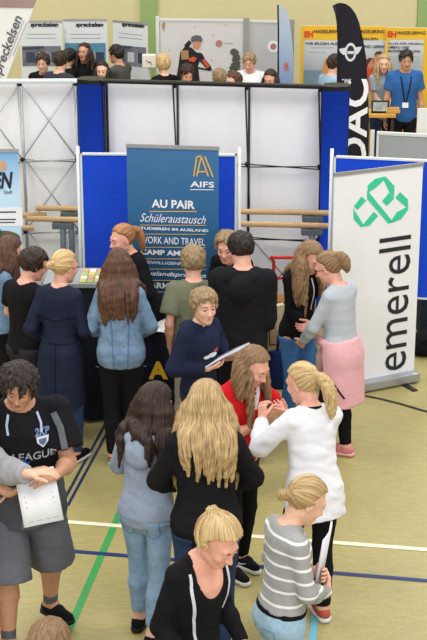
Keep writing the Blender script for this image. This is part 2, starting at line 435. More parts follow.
    if top:
        g = top.get('g', .012); sl = top.get('sleeve', 'long'); hem = top.get('hem', -.12)*s
        A_ = grow(torso, g, max(hem, -.16*s))
        if hem < -.16*s or 'flare' in top:   # coats, long jumpers: the torso profile carried down as a skirt
            fl = top.get('flare', .0); b0 = torso['ts'] > -.05*s
            hipA, hipB = .170*s*w+g, .125*s*(w**1.3)+g
            A_ = dict(A_); ts = torso['ts'][b0]
            A_['ts'] = np.concatenate([[hem, -.08*s], ts]); A_['A'] = np.concatenate([[hipA+fl, hipA+fl*.3], torso['A'][b0]+g]); A_['B'] = np.concatenate([[hipB+fl, hipB+fl*.3], torso['B'][b0]+g])
            A_['Y'] = np.concatenate([[-.01, -.01], torso['Y'][b0]]); L = (A_['ts'][-1]-hem)/2; A_['c'] = pel+Rt[:, 2]*(hem+L); A_['R'] = math.hypot(L, A_['A'].max()+.08)
        if top.get('loose'):
            A_['A'] = A_['A']+np.interp(A_['ts'], [-.1*s, .1*s, .3*s, .45*s], [top['loose']*.6, top['loose'], top['loose']*.5, 0])
            A_['B'] = A_['B']+np.interp(A_['ts'], [-.1*s, .1*s, .3*s, .45*s], [top['loose']*.6, top['loose'], top['loose']*.5, 0])
        tp = [A_]
        for sd in (1, -1):
            S0, E, W, f, n, cu = J[sd]; gs = g+top.get('sg', .0)
            if sl == 'none': tp.append(cone(tl(sd*.045, -.012, .485), tl(sd*sw*.8, -.012, .47), .03*s+g, .03*s+g, k=.03)); continue
            tp.append(cone(tl(sd*.045, -.012, .487), S0, .043*s*(am*.5+.5)+g, .046*s*am+g, k=.04))
            if sl == 'long':
                ux = nrm(W-E); end = W-ux*.012
                tp += [cone(S0, E, .047*s*am+gs, .040*s*am+gs), cone(E, E+(end-E)*.4, .040*s*am+gs, .040*s*am+gs*.9), cone(E+(end-E)*.4, end, .040*s*am+gs*.9, .027*s+gs*.7, cut=(ux, end@ux))]
            elif sl == 'elbow':
                ux = nrm(W-E); end = E+(W-E)*.25
                tp += [cone(S0, E, .047*s*am+gs, .041*s*am+gs), cone(E, end, .041*s*am+gs, .041*s*am+gs, cut=(ux, end@ux))]
            else:
                ux = nrm(E-S0); end = S0+(E-S0)*top.get('sl', .62)
                tp += [cone(S0, end, .048*s*am+gs, .047*s*am+gs*1.5, cut=(ux, end@ux))]
        if top.get('hood'):
            for a_, b_ in (((-.09, .0, .50), (-.075, -.085, .485)), ((-.075, -.085, .485), (0, -.12, .45)), ((0, -.12, .45), (.075, -.085, .485)), ((.075, -.085, .485), (.09, .0, .50))):
                tp.append(cone(tl(*a_), tl(*b_), .03*s+.008, k=.03))
            tp.append(ell(tl(0, -.13, .40), (.10*s, .05*s, .10*s), Rt, k=.015))
        fa = top.get('fold', .0045)
        nr = top.get('neck', .016)
        na, nb_ = nb-up*top.get('nd', .0), nb+nrm(Hc-nb)*.5
        scoop = top.get('scoop')
        def ftop(Q):
            d = union(tp, Q, .022)
            d = d+fa*wob(Q*np.array([1, 1, 1.5]), 34, seed)+fa*.5*wob(Q, 80, seed)
            dn = evp(cone(na, nb_, nk+nr), Q); d = np.maximum(d, -dn)
            if scoop:
                de = evp(ell(tl(0, scoop[1] if len(scoop) > 1 else .12, .50), (scoop[0], .16, scoop[2] if len(scoop) > 2 else .12), Rt), Q); d = np.maximum(d, -de)
            return d
        lo, hi = bounds(tp, .02)
        V, F = nets(ftop, lo, hi, RES[0])
        out['top'] = mk(top.get('name', 'shirt'), V, F, top['mat'], root); out['topVF'] = (V, F)
        outer += tp
        if top.get('collar'):
            m = MB(); n_ = 20; cr = nk+.022; ring = []
            V2 = []
            for zi, (rr, zz) in enumerate(((cr, .0), (cr-.006, .028), (cr+.006, .034), (cr+.016, .004))):
                for k in range(n_+1):
                    th = -PI*1.12/2*1.0+PI*2*.93*k/n_+PI*.57+.06; V2.append(tl(rr/s*math.cos(th+0), rr/s*1.05*math.sin(th)-.008, .487+zz*(1.0)-.018*math.sin(th)))
            V2 = np.array(V2); F2 = [(z_*(n_+1)+k, z_*(n_+1)+k+1, (z_+1)*(n_+1)+k+1, (z_+1)*(n_+1)+k) for z_ in range(3) for k in range(n_)]
            co = mk('collar', V2, F2, top['collar'], root)
            md = co.modifiers.new('s', 'SOLIDIFY'); md.thickness = .004
    def layer(name, mat, t0, t1, g0, g1, fold=.004, cutf=None, k=6, hips=True):
        ts = np.linspace(t0*s, t1*s, 12)
        tb = np.array(T['ts'])*s; ta = np.array(T['A'])*s*w; td = np.array(T['B'])*s
        floorA, floorB = (.168*s*w, .122*s) if hips else (0, 0)
        A2 = np.where(ts < -.04*s, floorA, np.interp(ts, tb, ta)); B2 = np.where(ts < -.04*s, floorB, np.interp(ts, tb, td)); G = np.linspace(g0, g1, 12)
        pr = loft(pel, Rt, ts, A2+G, B2+G, np.interp(ts, tb, np.array(T['Y'])*s)); lo, hi = bounds([pr], .02)
        def fl(Q):
            d = evp(pr, Q)+fold*wob(Q*np.array([1, 1, .35]), 42, seed+5)+fold*.3*wob(Q, 90, 1)
            if cutf is not None: d = np.maximum(d, cutf((Q-pel)@Rt/s))
            return d
        V, F = nets(fl, lo, hi, RES[0]); return mk(name, V, F, mat, root), (V, F)
    out['layer'] = layer; out['hemz'] = None
    if bottom:
        g = bottom.get('g', .010); kind = bottom.get('kind', 'long'); bp = []
        pt = grow(torso, g-.002, -.16*s); top_t = bottom.get('rise', .05)*s
        m_ = pt['ts'] <= top_t
        pt['A'] = np.append(pt['A'][m_], np.interp(top_t, pt['ts'], pt['A'])); pt['B'] = np.append(pt['B'][m_], np.interp(top_t, pt['ts'], pt['B'])); pt['Y'] = np.append(pt['Y'][m_], np.interp(top_t, pt['ts'], pt['Y'])); pt['ts'] = np.append(pt['ts'][m_], top_t)
        bp.append(pt)
        for sd in (1, -1):
            H0, kn, A0, fyaw = LJ[sd]; lg = w**.9; mid = kn+(A0-kn)*.35; H1 = H0+np.array([0, 0, -.02])
            bp.append(ell(H0+np.array([-sd*.008*s, -.040*s, -.015*s]), (.080*s*w+g*.4, .082*s*w+g*.4, .09*s), k=.04))
            gl = g+bottom.get('lg', 0)
            if kind == 'short':
                ux = nrm(kn-H1); end = H1+(kn-H1)*bottom.get('len', .95)
                bp.append(cone(H1, end, .088*s*lg+g, .078*s*lg+gl+.012, cut=(ux, end@ux), k=.03))
            else:
                ux = nrm(A0-kn); end = A0+ux*bottom.get('low', -.01)
                bp += [cone(H1, kn, .086*s*lg+g, .055*s*lg+gl, k=.03), cone(kn, mid+np.array([0, -.010*s, 0]), .056*s*lg+gl, .056*s*lg+gl), cone(mid+np.array([0, -.011*s, 0]), end, .056*s*lg+gl, .039*s+gl, cut=(ux, end@ux))]
        fb = bottom.get('fold', .004)
        def fbot(Q):
            d = union(bp, Q, .015)
            if top and top.get('hem', -.12) < -.04:
                dt = union(tp[:1], Q, .02)+.007; zz = (Q-pel)@Rt[:, 2]; inside = np.clip((zz-top.get('hem', -.12)*s-.035)/.025, 0, 1)
                d = np.where(inside > 0, np.maximum(d, dt-(1-inside)*.05), d)
            return d+fb*wob(Q*np.array([1, 1, 1.6]), 38, seed+3)+fb*.4*wob(Q, 90, seed)
        lo, hi = bounds(bp, .02); lo[2] = max(lo[2], .03)
        V, F = nets(fbot, lo, hi, RES[0])
        out['bottom'] = mk(bottom.get('name', 'trousers'), V, F, bottom['mat'], root); out['botVF'] = (V, F)
        if bottom.get('belt'):
            bt = grow(torso, g+.004, .028*s); mm = bt['ts'] < .055*s
            bt['A'] = np.append(bt['A'][mm], np.interp(.055*s, bt['ts'], bt['A'])); bt['B'] = np.append(bt['B'][mm], np.interp(.055*s, bt['ts'], bt['B'])); bt['Y'] = np.append(bt['Y'][mm], 0); bt['ts'] = np.append(bt['ts'][mm], .055*s)
            lo, hi = bounds([bt], .02)
            V, F = nets(lambda Q: union([bt], Q, .01), lo, hi, .006); mk('belt', V, F, bottom['belt'], root)
    if shoes:
        for sd in (1, -1):
            H0, kn, A0, fyaw = LJ[sd]; fd = np.array([-math.sin(R(fyaw)), math.cos(R(fyaw)), 0]); base = np.array([A0[0], A0[1], A0[2]-.085*s])
            pitchf = 0
            sp_ = [cone(base-fd*.035*s+[0, 0, .045], base+fd*.06*s+[0, 0, .05], .036, .038), cone(base+fd*.06*s+[0, 0, .045], base+fd*.145*s+[0, 0, .034], .038, .032), cone(base+[0, 0, .05], A0+[0, 0, shoes.get('high', -.005)], .042, .041, cut=(np.array([0, 0, 1.]), A0[2]+shoes.get('high', -.005)+.012))]
            lo, hi = bounds(sp_, .01)
            V, F = nets(lambda Q: np.maximum(union(sp_, Q, .02)+.0012*wob(Q, 120, 1), base[2]+.018-Q[:, 2]), lo, hi, RES[0]*.75)
            sh = mk('shoe', V, F, shoes['mat'], root)
            so = [cone(base-fd*.038*s+[0, 0, .014], base+fd*.06*s+[0, 0, .014], .040, .041), cone(base+fd*.06*s+[0, 0, .014], base+fd*.15*s+[0, 0, .014], .041, .036)]
            lo, hi = bounds(so, .01)
            V, F = nets(lambda Q: np.maximum(np.maximum(union(so, Q, .02), base[2]+.001-Q[:, 2]), Q[:, 2]-base[2]-.028), lo, hi, RES[0]*.75)
            mk('sole', V, F, shoes.get('sole', shoes['mat']), sh)
            if shoes.get('sock'):
                mk('sock', *nets(lambda Q: union([cone(A0+[0, 0, -.01], A0+(kn-A0)*.16, .040*s, .043*s, cut=(nrm(kn-A0), (A0+(kn-A0)*.2)@nrm(kn-A0)))], Q), A0-.07, A0+.13, .007), shoes['sock'], root)
            if shoes.get('swoosh'):
                m = MB(); sdv = np.cross(fd, [0, 0, 1.])
                for e_ in (1, -1):
                    pts = [base+fd*a_+sdv*e_*(.040 if a_ < .05 else .042-.1*(a_-.05)*.5)+np.array([0, 0, z_]) for a_, z_ in ((-.03, .062), (0, .040), (.04, .042), (.085, .058))]
                    m.tube(pts, [.002, .006, .005, .002], 6)
                m.build('stripe', shoes['swoosh'], sh, True)
    # ---- hair
    if hair:
        st = hair['style']; tt = hair.get('t', .012); pole = nrm(hair.get('pole', (0, -.5, .8) if st in ('long', 'short') else (0, -1, .35)))
        tie = np.array(hair.get('tie', (0, -.108, .035)))
        ears = hair.get('ears', st != 'long'); fr = hair.get('fringe', 0)
        zt = [-.13, -.06, -.02, 0, .02, .05, .075, .095, .115]
        yt = [-.05, -.045, -.02, -.012, .008, .022, .042, .068, .12] if ears else [.0, .0, .012, .018, .024, .032, .046, .072, .13]
        if st == 'short' and sex == 'm': yt = [-.05, -.045, -.02, -.005, .03, .046, .07, .10, .16]
        yt = [y+fr*(1 if z >= .04 else 0) for y, z in zip(yt, zt)]
        zmin = hair.get('zmin', -.068)
        cap = [ell(hc(0, -.012, .028), (.079+tt*(.45 if st == 'short' and sex == 'm' else .8), .097+tt*.8, .088+tt*1.5 if st == 'short' else .089+tt), Mh)]
        if hair.get('quiff'): cap.append(ell(hc(*hair.get('qpos', (0, .055, .085))), hair['quiff'], Mh, k=.025))
        locks = []
        ax0 = np.array([0, 0, 1.]); rg = random.Random(hair.get('seed', 5))
        def drop(p, v, L, r0, r1, n_=8, curl=0, ph=0, stiff=.35):
            p = np.array(p, float); v = nrm(v); pts = [p]; st_ = L/n_
            for i in range(n_):
                v = nrm(v*stiff*1.9+np.array([0, 0, -1.])*(.40+i*.07)); pn = pts[-1]+v*st_
                if curl:
                    pn = pn+np.array([math.cos(ph+i*1.7), math.sin(ph+i*1.7), 0])*curl
                for _ in range(3):
                    e = .006; Q = np.array([pn, pn+[e, 0, 0], pn+[0, e, 0], pn+[0, 0, e]])
                    d = union(outer+headp[:2], Q, .02); rr = (r0+(r1-r0)*i/n_)*.7+.004
                    if d[0] < rr:
                        gdir = nrm(d[1:]-d[0]); pn = pn+gdir*(rr-d[0])
                pts.append(pn)
            for i in range(n_):
                ta, tb = i/n_, (i+1)/n_
                ra = r0*(.75+.5*math.sin(min(ta*2.2, 1.57)))*(1-ta**3)+r1*ta**3; rb = r0*(.75+.5*math.sin(min(tb*2.2, 1.57)))*(1-tb**3)+r1*tb**3
                locks.append(cone(pts[i], pts[i+1], ra, rb, k=.022 if ta < .7 else .012))
        if st == 'long':
            nl = hair.get('n', 22); ph = hair.get('span', 105); L = hair.get('len', .42); cut_l = hair.get('wisp', .06)
            for i in range(nl):
                f_ = R(-ph+2*ph*i/(nl-1)+rg.uniform(-3, 3)+hair.get('off', 0)); sprd = hair.get('spread', .25); x, y = math.sin(f_)*.082, -math.cos(f_)*.098-.01
                if abs(math.degrees(f_)) > 85: y = min(y+.0, .03)
                p = hc(x, y, .02); v = np.array([0, 0, -1.])+Mh@np.array([x, y, 0])*2.2+Mh@np.array([math.sin(f_)*sprd*2.2, 0, 0])
                drop(p, v, L+rg.uniform(-cut_l, cut_l*.3), hair.get('r', .017)*1.05, .008, 9, hair.get('curl', 0), rg.random()*6)
        if st == 'short' and hair.get('tufts', 90):
            nt = hair.get('tufts', 90) if q != 'far' else 40
            for i in range(nt):
                zz = 1-1.45*(i+.5)/nt; th = i*2.39996; q_ = np.array([math.sqrt(1-zz*zz)*math.cos(th), math.sqrt(1-zz*zz)*math.sin(th), zz])
                q_ = nrm(q_+np.array([rg.uniform(-.1, .1) for _ in range(3)]))
                p0 = np.array([0, -.012, .028])+q_*np.array([.076, .094, .088])*1.0
                if p0[1] > np.interp(p0[2], zt, yt)-.004 and p0[2] < .10: continue
                if p0[2] < zmin+.03: continue
                cr_ = np.array([.01, -.05, .115]); fd_ = nrm((p0-cr_)*np.array([1, 1.1, .6])+np.array([.015, .03 if p0[2] > .05 else -.01, -.01])); fd_ = nrm(fd_-q_*(fd_@q_)*.8)
                tk = tt*(1.0 if p0[2] > .06 else .45)
                tl_ = hair.get('tl', 1); a_ = p0+q_*tk*.45; m_2 = a_+fd_*.022*tl_+q_*tk*.45; b_ = m_2+fd_*.020*tl_-q_*.008
                locks += [cone(hc(*a_), hc(*m_2), .012, .010, k=hair.get('k', .018)), cone(hc(*m_2), hc(*b_), .010, .0045, k=hair.get('k', .014))]
        if st == 'pony':
            cap.append(ell(hc(*tie), (.022, .022, .022), Mh, k=.02)); L = hair.get('len', .3)
            for i in range(hair.get('n', 9)):
                j = np.array([rg.uniform(-1, 1), rg.uniform(-.4, .4), rg.uniform(-1, 1)])*.012
                v = Mh@np.array([j[0]*14, -1.0, .1+j[2]*14])
                drop(hc(*(tie+j*.6)), v, L*rg.uniform(.8, 1.05), hair.get('r', .012), .004, 8, hair.get('curl', .0), rg.random()*6, hair.get('stiff', .5))
        if st == 'bun':
            br = hair.get('bun', .034)
            cap.append(ell(hc(*(tie*1.0)), (.022, .022, .022), Mh, k=.02))
            bc = tie+nrm(tie-np.array([0, 0, .02]))*br*.75
            for i in range(9):
                th = i*2.4; zz = -1+2*(i+.5)/9; q_ = np.array([math.sqrt(1-zz*zz)*math.cos(th), math.sqrt(1-zz*zz)*math.sin(th), zz])
                a_ = hc(*(bc+q_*br*.45)); b_ = hc(*(bc+nrm(np.cross(q_, [.3, .5, .8]))*br*.5)); locks.append(cone(a_, b_, br*.5, br*.42, k=.006))
        for wl in hair.get('front', ()):   # loose strands in front: (x, y, z start, length, radius)
            x, y, z, L, r_ = wl
            drop(hc(x, y, z), Mh@np.array([x*4, .8, -1]), L, r_, .004, 8, hair.get('curl', 0)*.6, rg.random()*6)
        amp = hair.get('amp', .0028)
        def flow(Q):
            q_ = (Q-Hc)@Mh; pz = q_@pole; e = q_-pz[:, None]*pole
            fl_ = e/(np.linalg.norm(e, axis=1)[:, None]+.004)
            if st == 'short' and sex == 'm': return fl_*.8+pz[:, None]*.6*pole+q_*3.5
            if st == 'long':
                ex = q_*np.array([1, 1, 0])+np.array([0, .02, 0]); return ex/(np.linalg.norm(ex, axis=1)[:, None]+.012)*1.25+q_*np.array([1.5, 0, 0])+np.array([0, 0, 1.])*q_[:, 2:3]*.7
            low = 0*pz[:, None]
            if st == 'pony':
                low = np.clip((-q_[:, 1]-.125)/.03+np.clip((-.08-q_[:, 2])/.03, 0, 1), 0, 1)[:, None]
            d_ = Q-Hc; f2 = np.stack([d_[:, 0]*9, d_[:, 1]*9, d_[:, 2]*.5], 1)
            return (fl_+pz[:, None]*.35*pole)*(1-low)+f2*low
        def fhair(Q):
            q_ = (Q-Hc)@Mh
            d = union(cap, Q, .015); ym = np.interp(q_[:, 2], zt, yt)+.006*np.sin(q_[:, 0]*90)
            xs = np.abs(q_[:, 0]); ym = np.where(q_[:, 2] > .02, ym-np.clip(xs-.045, 0, 1)*.5, ym)
            d = np.maximum(d, (q_[:, 1]-ym)*.7); d = np.maximum(d, (zmin-.25*(q_[:, 1]+.1)*0-q_[:, 2])*.8)
            if locks: d = smin(d, union(locks, Q, .01), .016)
            fl_ = flow(Q)
            d = d+amp*np.sin(fl_@np.array([31, 23, 17])+2*np.sin(fl_@np.array([9, -14, 11])))+amp*.7*wob(fl_, 26, seed)
            return d
        lo, hi = bounds(cap+locks, .012)
        V, F = nets(fhair, lo, hi, RES[1])
        ho = mk('hair', V, F, hair['mat'], root, attr=flow(V)); out['hairo'] = ho
        # single fly-away strands that follow the locks, joined to the same hair mesh
        if st == 'pony' or st == 'bun':
            m = MB(); tcn = np.array(tie)*.98; axd = nrm(tie-np.array([0, 0, .02])); u1 = nrm(np.cross(axd, [0, 0, 1.])); u2 = np.cross(axd, u1)
            ring = [hc(*(tcn+axd*.012+(u1*math.cos(t_)+u2*math.sin(t_))*.022)) for t_ in np.linspace(0, 2*PI, 17)]
            m.tube(ring, .0045, 6, cap=False); m.build('hair_tie', hair.get('tiemat', M_DARK), ho, True)
    # ---- face parts
    if face or glasses:
        pass
    if face:
        for sd in (1, -1):
            m = MB(); m.ball((0, 0, 0), .0118, 14, 10)
            V = np.array(m.V); o = mk('eye', [hc(*(v+np.array([sd*.031, .0815, -.001]))) for v in V], m.F, [M_WHITE_EYE, M_IRIS], root)
            for p_ in o.data.polygons:
                c0 = np.mean([V[i] for i in p_.vertices], 0)
                if c0[1] > .0088: p_.material_index = 1
            mb = MB(); pts = [hc(sd*x_, y_, z_) for x_, y_, z_ in ((.014, .094, .020), (.026, .0935, .0255), (.038, .088, .026), (.048, .079, .021))]
            mb.tube(pts, [.0022, .0034, .0030, .0015], 6); mb.build('eyebrow', hair['brow'] if hair and hair.get('brow') else M_BROW, root, True)
            lid = MB(); lid.tube([hc(sd*x_, y_, z_) for x_, y_, z_ in ((.018, .091, .004), (.026, .0955, .0085), (.036, .0945, .008), (.045, .086, .002))], [.0018, .0028, .0028, .0016], 6); lid.build('eyelid', sm, root, True)
        lp = [cone(hc(-.021, .0875, -.0655), hc(-.006, .0955, -.0635), .0025, .0045), cone(hc(.021, .0875, -.0655), hc(.006, .0955, -.0635), .0025, .0045), cone(hc(-.006, .0955, -.0635), hc(.006, .0955, -.0635), .0045), cone(hc(-.014, .091, -.074), hc(.014, .091, -.074), .0050)]
        lo, hi = bounds(lp, .008); V, F = nets(lambda Q: union(lp, Q, .004), lo, hi, .003); mk('lips', V, F, LIPS[skin], root)
    if glasses:
        m = MB()
        for sd in (1, -1):
            ring = [hc(sd*.033+.024*math.cos(t_), .104-.006*abs(math.cos(t_))-(.0 if math.cos(t_)*sd < 0 else .008), -.002+.019*math.sin(t_)) for t_ in np.linspace(0, 2*PI, 15)]
            m.tube(ring, .0018, 5, cap=False); m.tube([hc(sd*.057, .092, .004), hc(sd*.078, .04, .006), hc(sd*.084, -.005, .004), hc(sd*.082, -.02, -.012)], .0019, 5)
        m.tube([hc(-.01, .107, .002), hc(0, .112, .005), hc(.01, .107, .002)], .0018, 5)
        m.build('glasses', glasses, root, True)
    out['hands'] = {k: tuple(np.array(loc)+np.array([v[2][0]*c_-v[2][1]*s_, v[2][0]*s_+v[2][1]*c_, v[2][2]])) for k, v in J.items()}
    print('PERSON', label[:40], 'loc', np.round(loc, 2), 'feet', [tuple(np.round(proj((loc[0]+A_[0]*c_-A_[1]*s_, loc[1]+A_[0]*s_+A_[1]*c_, 0)))) for A_ in (LJ[1][2], LJ[-1][2])], 'hands', [tuple(np.round(proj(v))) for v in out['hands'].values()])
    out['loc'] = np.array(loc); out['rz'] = a; out['sd_prims'] = outer
    return out
def on_cloth(name, pr, V2, F2, org, ux, uy, mat, which='topVF', lift=.003, parent=None):
    """lay flat artwork (V2 in its own plane) onto the garment, following its surface"""
    V, F = pr[which]; bv = BVHTree.FromPolygons([tuple(v) for v in V], [tuple(int(i) for i in f) for f in F])
    ux, uy = nrm(ux), nrm(uy); nn = np.cross(ux, uy); out = []
    for v in V2:
        o = np.array(org)+ux*v[0]+uy*v[1]+nn*.25
        hit = bv.ray_cast(Vector(o), Vector(-nn), .6)
        b = np.array(hit[0]) if hit[0] is not None else o-nn*.25
        out.append(b+nn*(lift+(v[2] if len(v) > 2 else 0)))
    return mk(name, out, F2, mat, parent or pr['top'], False)
# shared materials
SKIN = dict(skin_fair=skinmat('skin_fair', (226, 178, 152)), skin_tan=skinmat('skin_tan', (200, 148, 118)), skin_rosy=skinmat('skin_rosy', (228, 168, 145)))
LIPS = dict(skin_fair=skinmat('lips_fair', (206, 136, 122)), skin_tan=skinmat('lips_tan', (160, 92, 82)), skin_rosy=skinmat('lips_rosy', (206, 126, 116)))
M_DARK = fabric('dark_elastic', (28, 26, 28)); M_WHITE_EYE = flat('eye_white', (190, 182, 176), .3); M_IRIS = flat('iris', (52, 40, 34), .2); M_BROW = fabric('brow_hair', (98, 72, 48))
BLK = fabric('black_cloth', (22, 21, 24), .3); BLK2 = fabric('black_knit', (26, 25, 28), .35, 120); NAVY = fabric('navy_cloth', (30, 36, 56), .25); NAVY2 = fabric('navy_hoodie', (32, 38, 62), .2)
DEN_L = fabric('denim_light', (140, 168, 196), .22, 45, .85, .4, 9); DEN_J = fabric('denim_jacket', (112, 138, 164), .28, 40, .85, .5, 12); DEN_D = fabric('denim_dark', (44, 62, 96), .3, 60, .85, .4, 8)
DEN_P = fabric('denim_pale', (160, 192, 212), .15, 45, .85, .4, 9)
WHITE = fabric('white_cloth', (232, 232, 238), .05, 60, .85, .2); GREY = fabric('grey_melange', (150, 152, 158), .16, 160); PAPER = flat('paper', (236, 238, 240), .6); PINK = fabric('pink_fleece', (226, 172, 178), .08)
RUBW = flat('white_rubber', (225, 225, 220)); RUBK = flat('black_rubber', (20, 20, 22)); OLIVE = fabric('olive_tee', (112, 114, 92), .12, 140); BEIGE = fabric('beige_cotton', (160, 152, 136), .12)
H_BLOND = hairmat('hair_blond', (150, 112, 66), (232, 204, 150)); H_BLOND2 = hairmat('hair_ash_blond', (126, 94, 58), (214, 184, 132)); H_BROWN = hairmat('hair_brown', (52, 32, 24), (110, 74, 52)); H_DBROWN = hairmat('hair_dark_brown', (26, 17, 14), (66, 44, 34))
H_LBROWN = hairmat('hair_light_brown', (92, 66, 44), (168, 134, 96)); H_GING = hairmat('hair_ginger', (128, 76, 44), (196, 140, 92)); H_SAND = hairmat('hair_sandy', (104, 82, 54), (176, 150, 110)); H_BLACK = hairmat('hair_black', (16, 13, 13), (46, 36, 32))
#@@SETTING
# ------------------------------------------------------------------ the setting
FL, n_, l_, b_ = newmat('sports_floor')
tc = n_.new('ShaderNodeTexCoord'); mp = n_.new('ShaderNodeMapping'); mp.inputs['Scale'].default_value = (2.0, 9.0, 1); l_.new(tc.outputs['Object'], mp.inputs[0])
a1 = n_.new('ShaderNodeTexNoise'); a1.inputs['Scale'].default_value = 4; a1.inputs['Detail'].default_value = 6; l_.new(mp.outputs[0], a1.inputs['Vector'])
a2 = n_.new('ShaderNodeTexNoise'); a2.inputs['Scale'].default_value = 60; a2.inputs['Detail'].default_value = 3; l_.new(tc.outputs['Object'], a2.inputs['Vector'])
ad = n_.new('ShaderNodeMath'); ad.operation = 'ADD'; l_.new(a1.outputs[0], ad.inputs[0]); l_.new(a2.outputs[0], ad.inputs[1])
cr = n_.new('ShaderNodeValToRGB'); hv = n_.new('ShaderNodeMath'); hv.operation = 'MULTIPLY'; hv.inputs[1].default_value = .42; l_.new(ad.outputs[0], hv.inputs[0]); l_.new(hv.outputs[0], cr.inputs[0])
cr.color_ramp.elements[0].position = .35; cr.color_ramp.elements[0].color = rgb((158, 147, 94)); cr.color_ramp.elements[1].position = .65; cr.color_ramp.elements[1].color = rgb((184, 172, 116))
l_.new(cr.outputs[0], b_.inputs['Base Color']); b_.inputs['Roughness'].default_value = .42; b_.inputs['Specular IOR Level'].default_value = .3
setp(MB().box((-14, -2, -.2), (14, 24, 0)).build('floor', FL), kind='structure')
WALLM = fabric('cream_wall', (212, 202, 158), .03, 8, .9, .1, 1)
setp(MB().box((-14, 24, 0), (14, 24.3, 9)).build('wall_back', WALLM), kind='structure')
GRN = flat('green_paint', (146, 172, 110), .8)
for i, (x0, x1) in enumerate(((141, 157), (417, 436))):
    a_, b2 = Pd(x0, 20, 24)[0], Pd(x1, 20, 24)[0]
    setp(MB().box((a_, 23.93, 0), (b2, 23.998, 9)).build('trim_%d' % (i+1), GRN), kind='structure')
def floor_line(name, p, q, w_, mat, z=.002, ext=(0, 0)):
    a_ = P(*p); b2 = P(*q); d = nrm(b2-a_); a_ = a_-d*ext[0]; b2 = b2+d*ext[1]; n = np.array([-d[1], d[0], 0])*w_/2
    V = [a_-n, b2-n, b2+n, a_+n]; V = [(v[0], v[1], z-.0015) for v in V]+[(v[0], v[1], z) for v in V]
    return setp(mk(name, V, [(3, 2, 1, 0), (4, 5, 6, 7), (0, 1, 5, 4), (1, 2, 6, 5), (2, 3, 7, 6), (3, 0, 4, 7)], mat, None, False), kind='structure')
L_GRN = flat('line_green', (58, 150, 78)); L_WHT = flat('line_white', (232, 226, 198)); L_BLU = flat('line_blue', (34, 50, 104)); L_NAV = flat('line_navy', (36, 44, 84)); L_SKY = flat('line_sky', (110, 180, 200)); L_RED = flat('line_red', (222, 92, 48)); L_BLK = flat('line_black', (30, 30, 32))
floor_line('trim_3', (131, 487), (70, 628), .05, L_GRN, .002, (.1, 1.5))
floor_line('trim_4', (78, 523), (427, 550), .05, L_WHT, .004, (6, 3))
floor_line('trim_5', (78, 552), (427, 581), .045, L_BLU, .004, (6, 3))
floor_line('trim_6', (107, 421), (81, 469), .022, L_NAV, .003, (.3, .6))
floor_line('trim_7', (112, 424), (86, 472), .022, L_NAV, .003, (.3, .6))
floor_line('trim_8', (331, 458), (314.7, 618), .045, L_SKY, .003, (.25, .4))
floor_line('trim_9', (0, 620), (8.5, 604), .03, L_RED, .003, (1, .15))
floor_line('trim_10', (3.5, 624), (12.5, 608), .03, L_RED, .003, (1, .15))
# ------------------------------------------------------------------ flat boards, banners and flags
class Board:
    """an upright board seen from its front; local x runs along it, z up, front towards -y"""
    def __init__(s, name, label, cat, A, B, group=None):
        s.A, s.B = np.array(A, float), np.array(B, float); d = s.B-s.A; d[2] = 0; s.w = np.linalg.norm(d); s.d = d/s.w
        s.root = thing(name, label, cat, (s.A[0], s.A[1], 0), math.atan2(s.d[1], s.d[0]), group)
        s.n = np.array([s.d[1], -s.d[0], 0])
    def px(s, x, y):
        r = ray(x, y); o = np.array([0, 0, CAM_H]); t = ((s.A-o)@s.n)/(r@s.n); p = o+r*t
        return (p-s.A)@s.d, p[2]
    def box(s, name, x0, z0, x1, z1, mat, y0=-.003, y1=.0, parent=None, bevel=0):
        return MB().box((x0, y0, z0), (x1, y1, z1)).build(name, mat, parent or s.root, bevel=bevel)
    def pbox(s, name, px0, py0, px1, py1, mat, y0=-.003, y1=0, parent=None):
        a = s.px(px0, py0); b = s.px(px1, py1); return s.box(name, min(a[0], b[0]), min(a[1], b[1]), max(a[0], b[0]), max(a[1], b[1]), mat, y0, y1, parent)
    def text(s, body, px0, py0, px1, py1, mat, bold=.0, shear=0, rot=0, y=-.004, name='lettering', parent=None):
        a = s.px(px0, py0); b = s.px(px1, py1); x0, x1 = sorted((a[0], b[0])); z0, z1 = sorted((a[1], b[1]))
        V, F = text_mesh(body, 1, bold, shear)
        if rot: V = np.stack([-V[:, 1], V[:, 0], V[:, 2]], 1) if rot > 0 else np.stack([V[:, 1], -V[:, 0], V[:, 2]], 1)
        lo, hi = V.min(0), V.max(0); sc = np.array([(x1-x0)/(hi[0]-lo[0]), (z1-z0)/(hi[1]-lo[1])])
        X = x0+(V[:, 0]-lo[0])*sc[0]; Z = z0+(V[:, 1]-lo[1])*sc[1]
        return mk(name, np.stack([X, y-V[:, 2]*.6, Z], 1), F, mat, parent or s.root, False)
    def poly(s, name, pts, mat, y=-.004, parent=None, local=False):
        q = pts if local else [s.px(*p) for p in pts]
        return MB().prism(q, y, y+.003).build(name, mat, parent or s.root)
    def lines(s, name, segs, wd, mat, y=-.004, parent=None):
        m = MB()
        for a, b in segs:
            a = np.array(s.px(*a)); b = np.array(s.px(*b)); d = nrm(b-a); n = np.array([-d[1], d[0]])*wd/2
            m.prism([a-n, b-n, b+n, a+n], y, y+.002)
        return m.build(name, mat, parent or s.root)
ALU = flat('brushed_aluminium', (176, 178, 182), .35, .5, .6); WHT = flat('white_print', (236, 236, 240), .5); BLKP = flat('black_plastic', (24, 24, 27), .4)
BLUEC = fabric('royal_blue_felt', (30, 72, 200), .08, 140, .9, .2); INK = flat('dark_ink', (40, 42, 50)); GOLD = flat('gold_ink', (222, 178, 84)); WPOLE = flat('white_pole', (214, 218, 216), .3)
WFAB = fabric('white_banner_back', (244, 243, 240), .02, 10, .7, .1, 2)
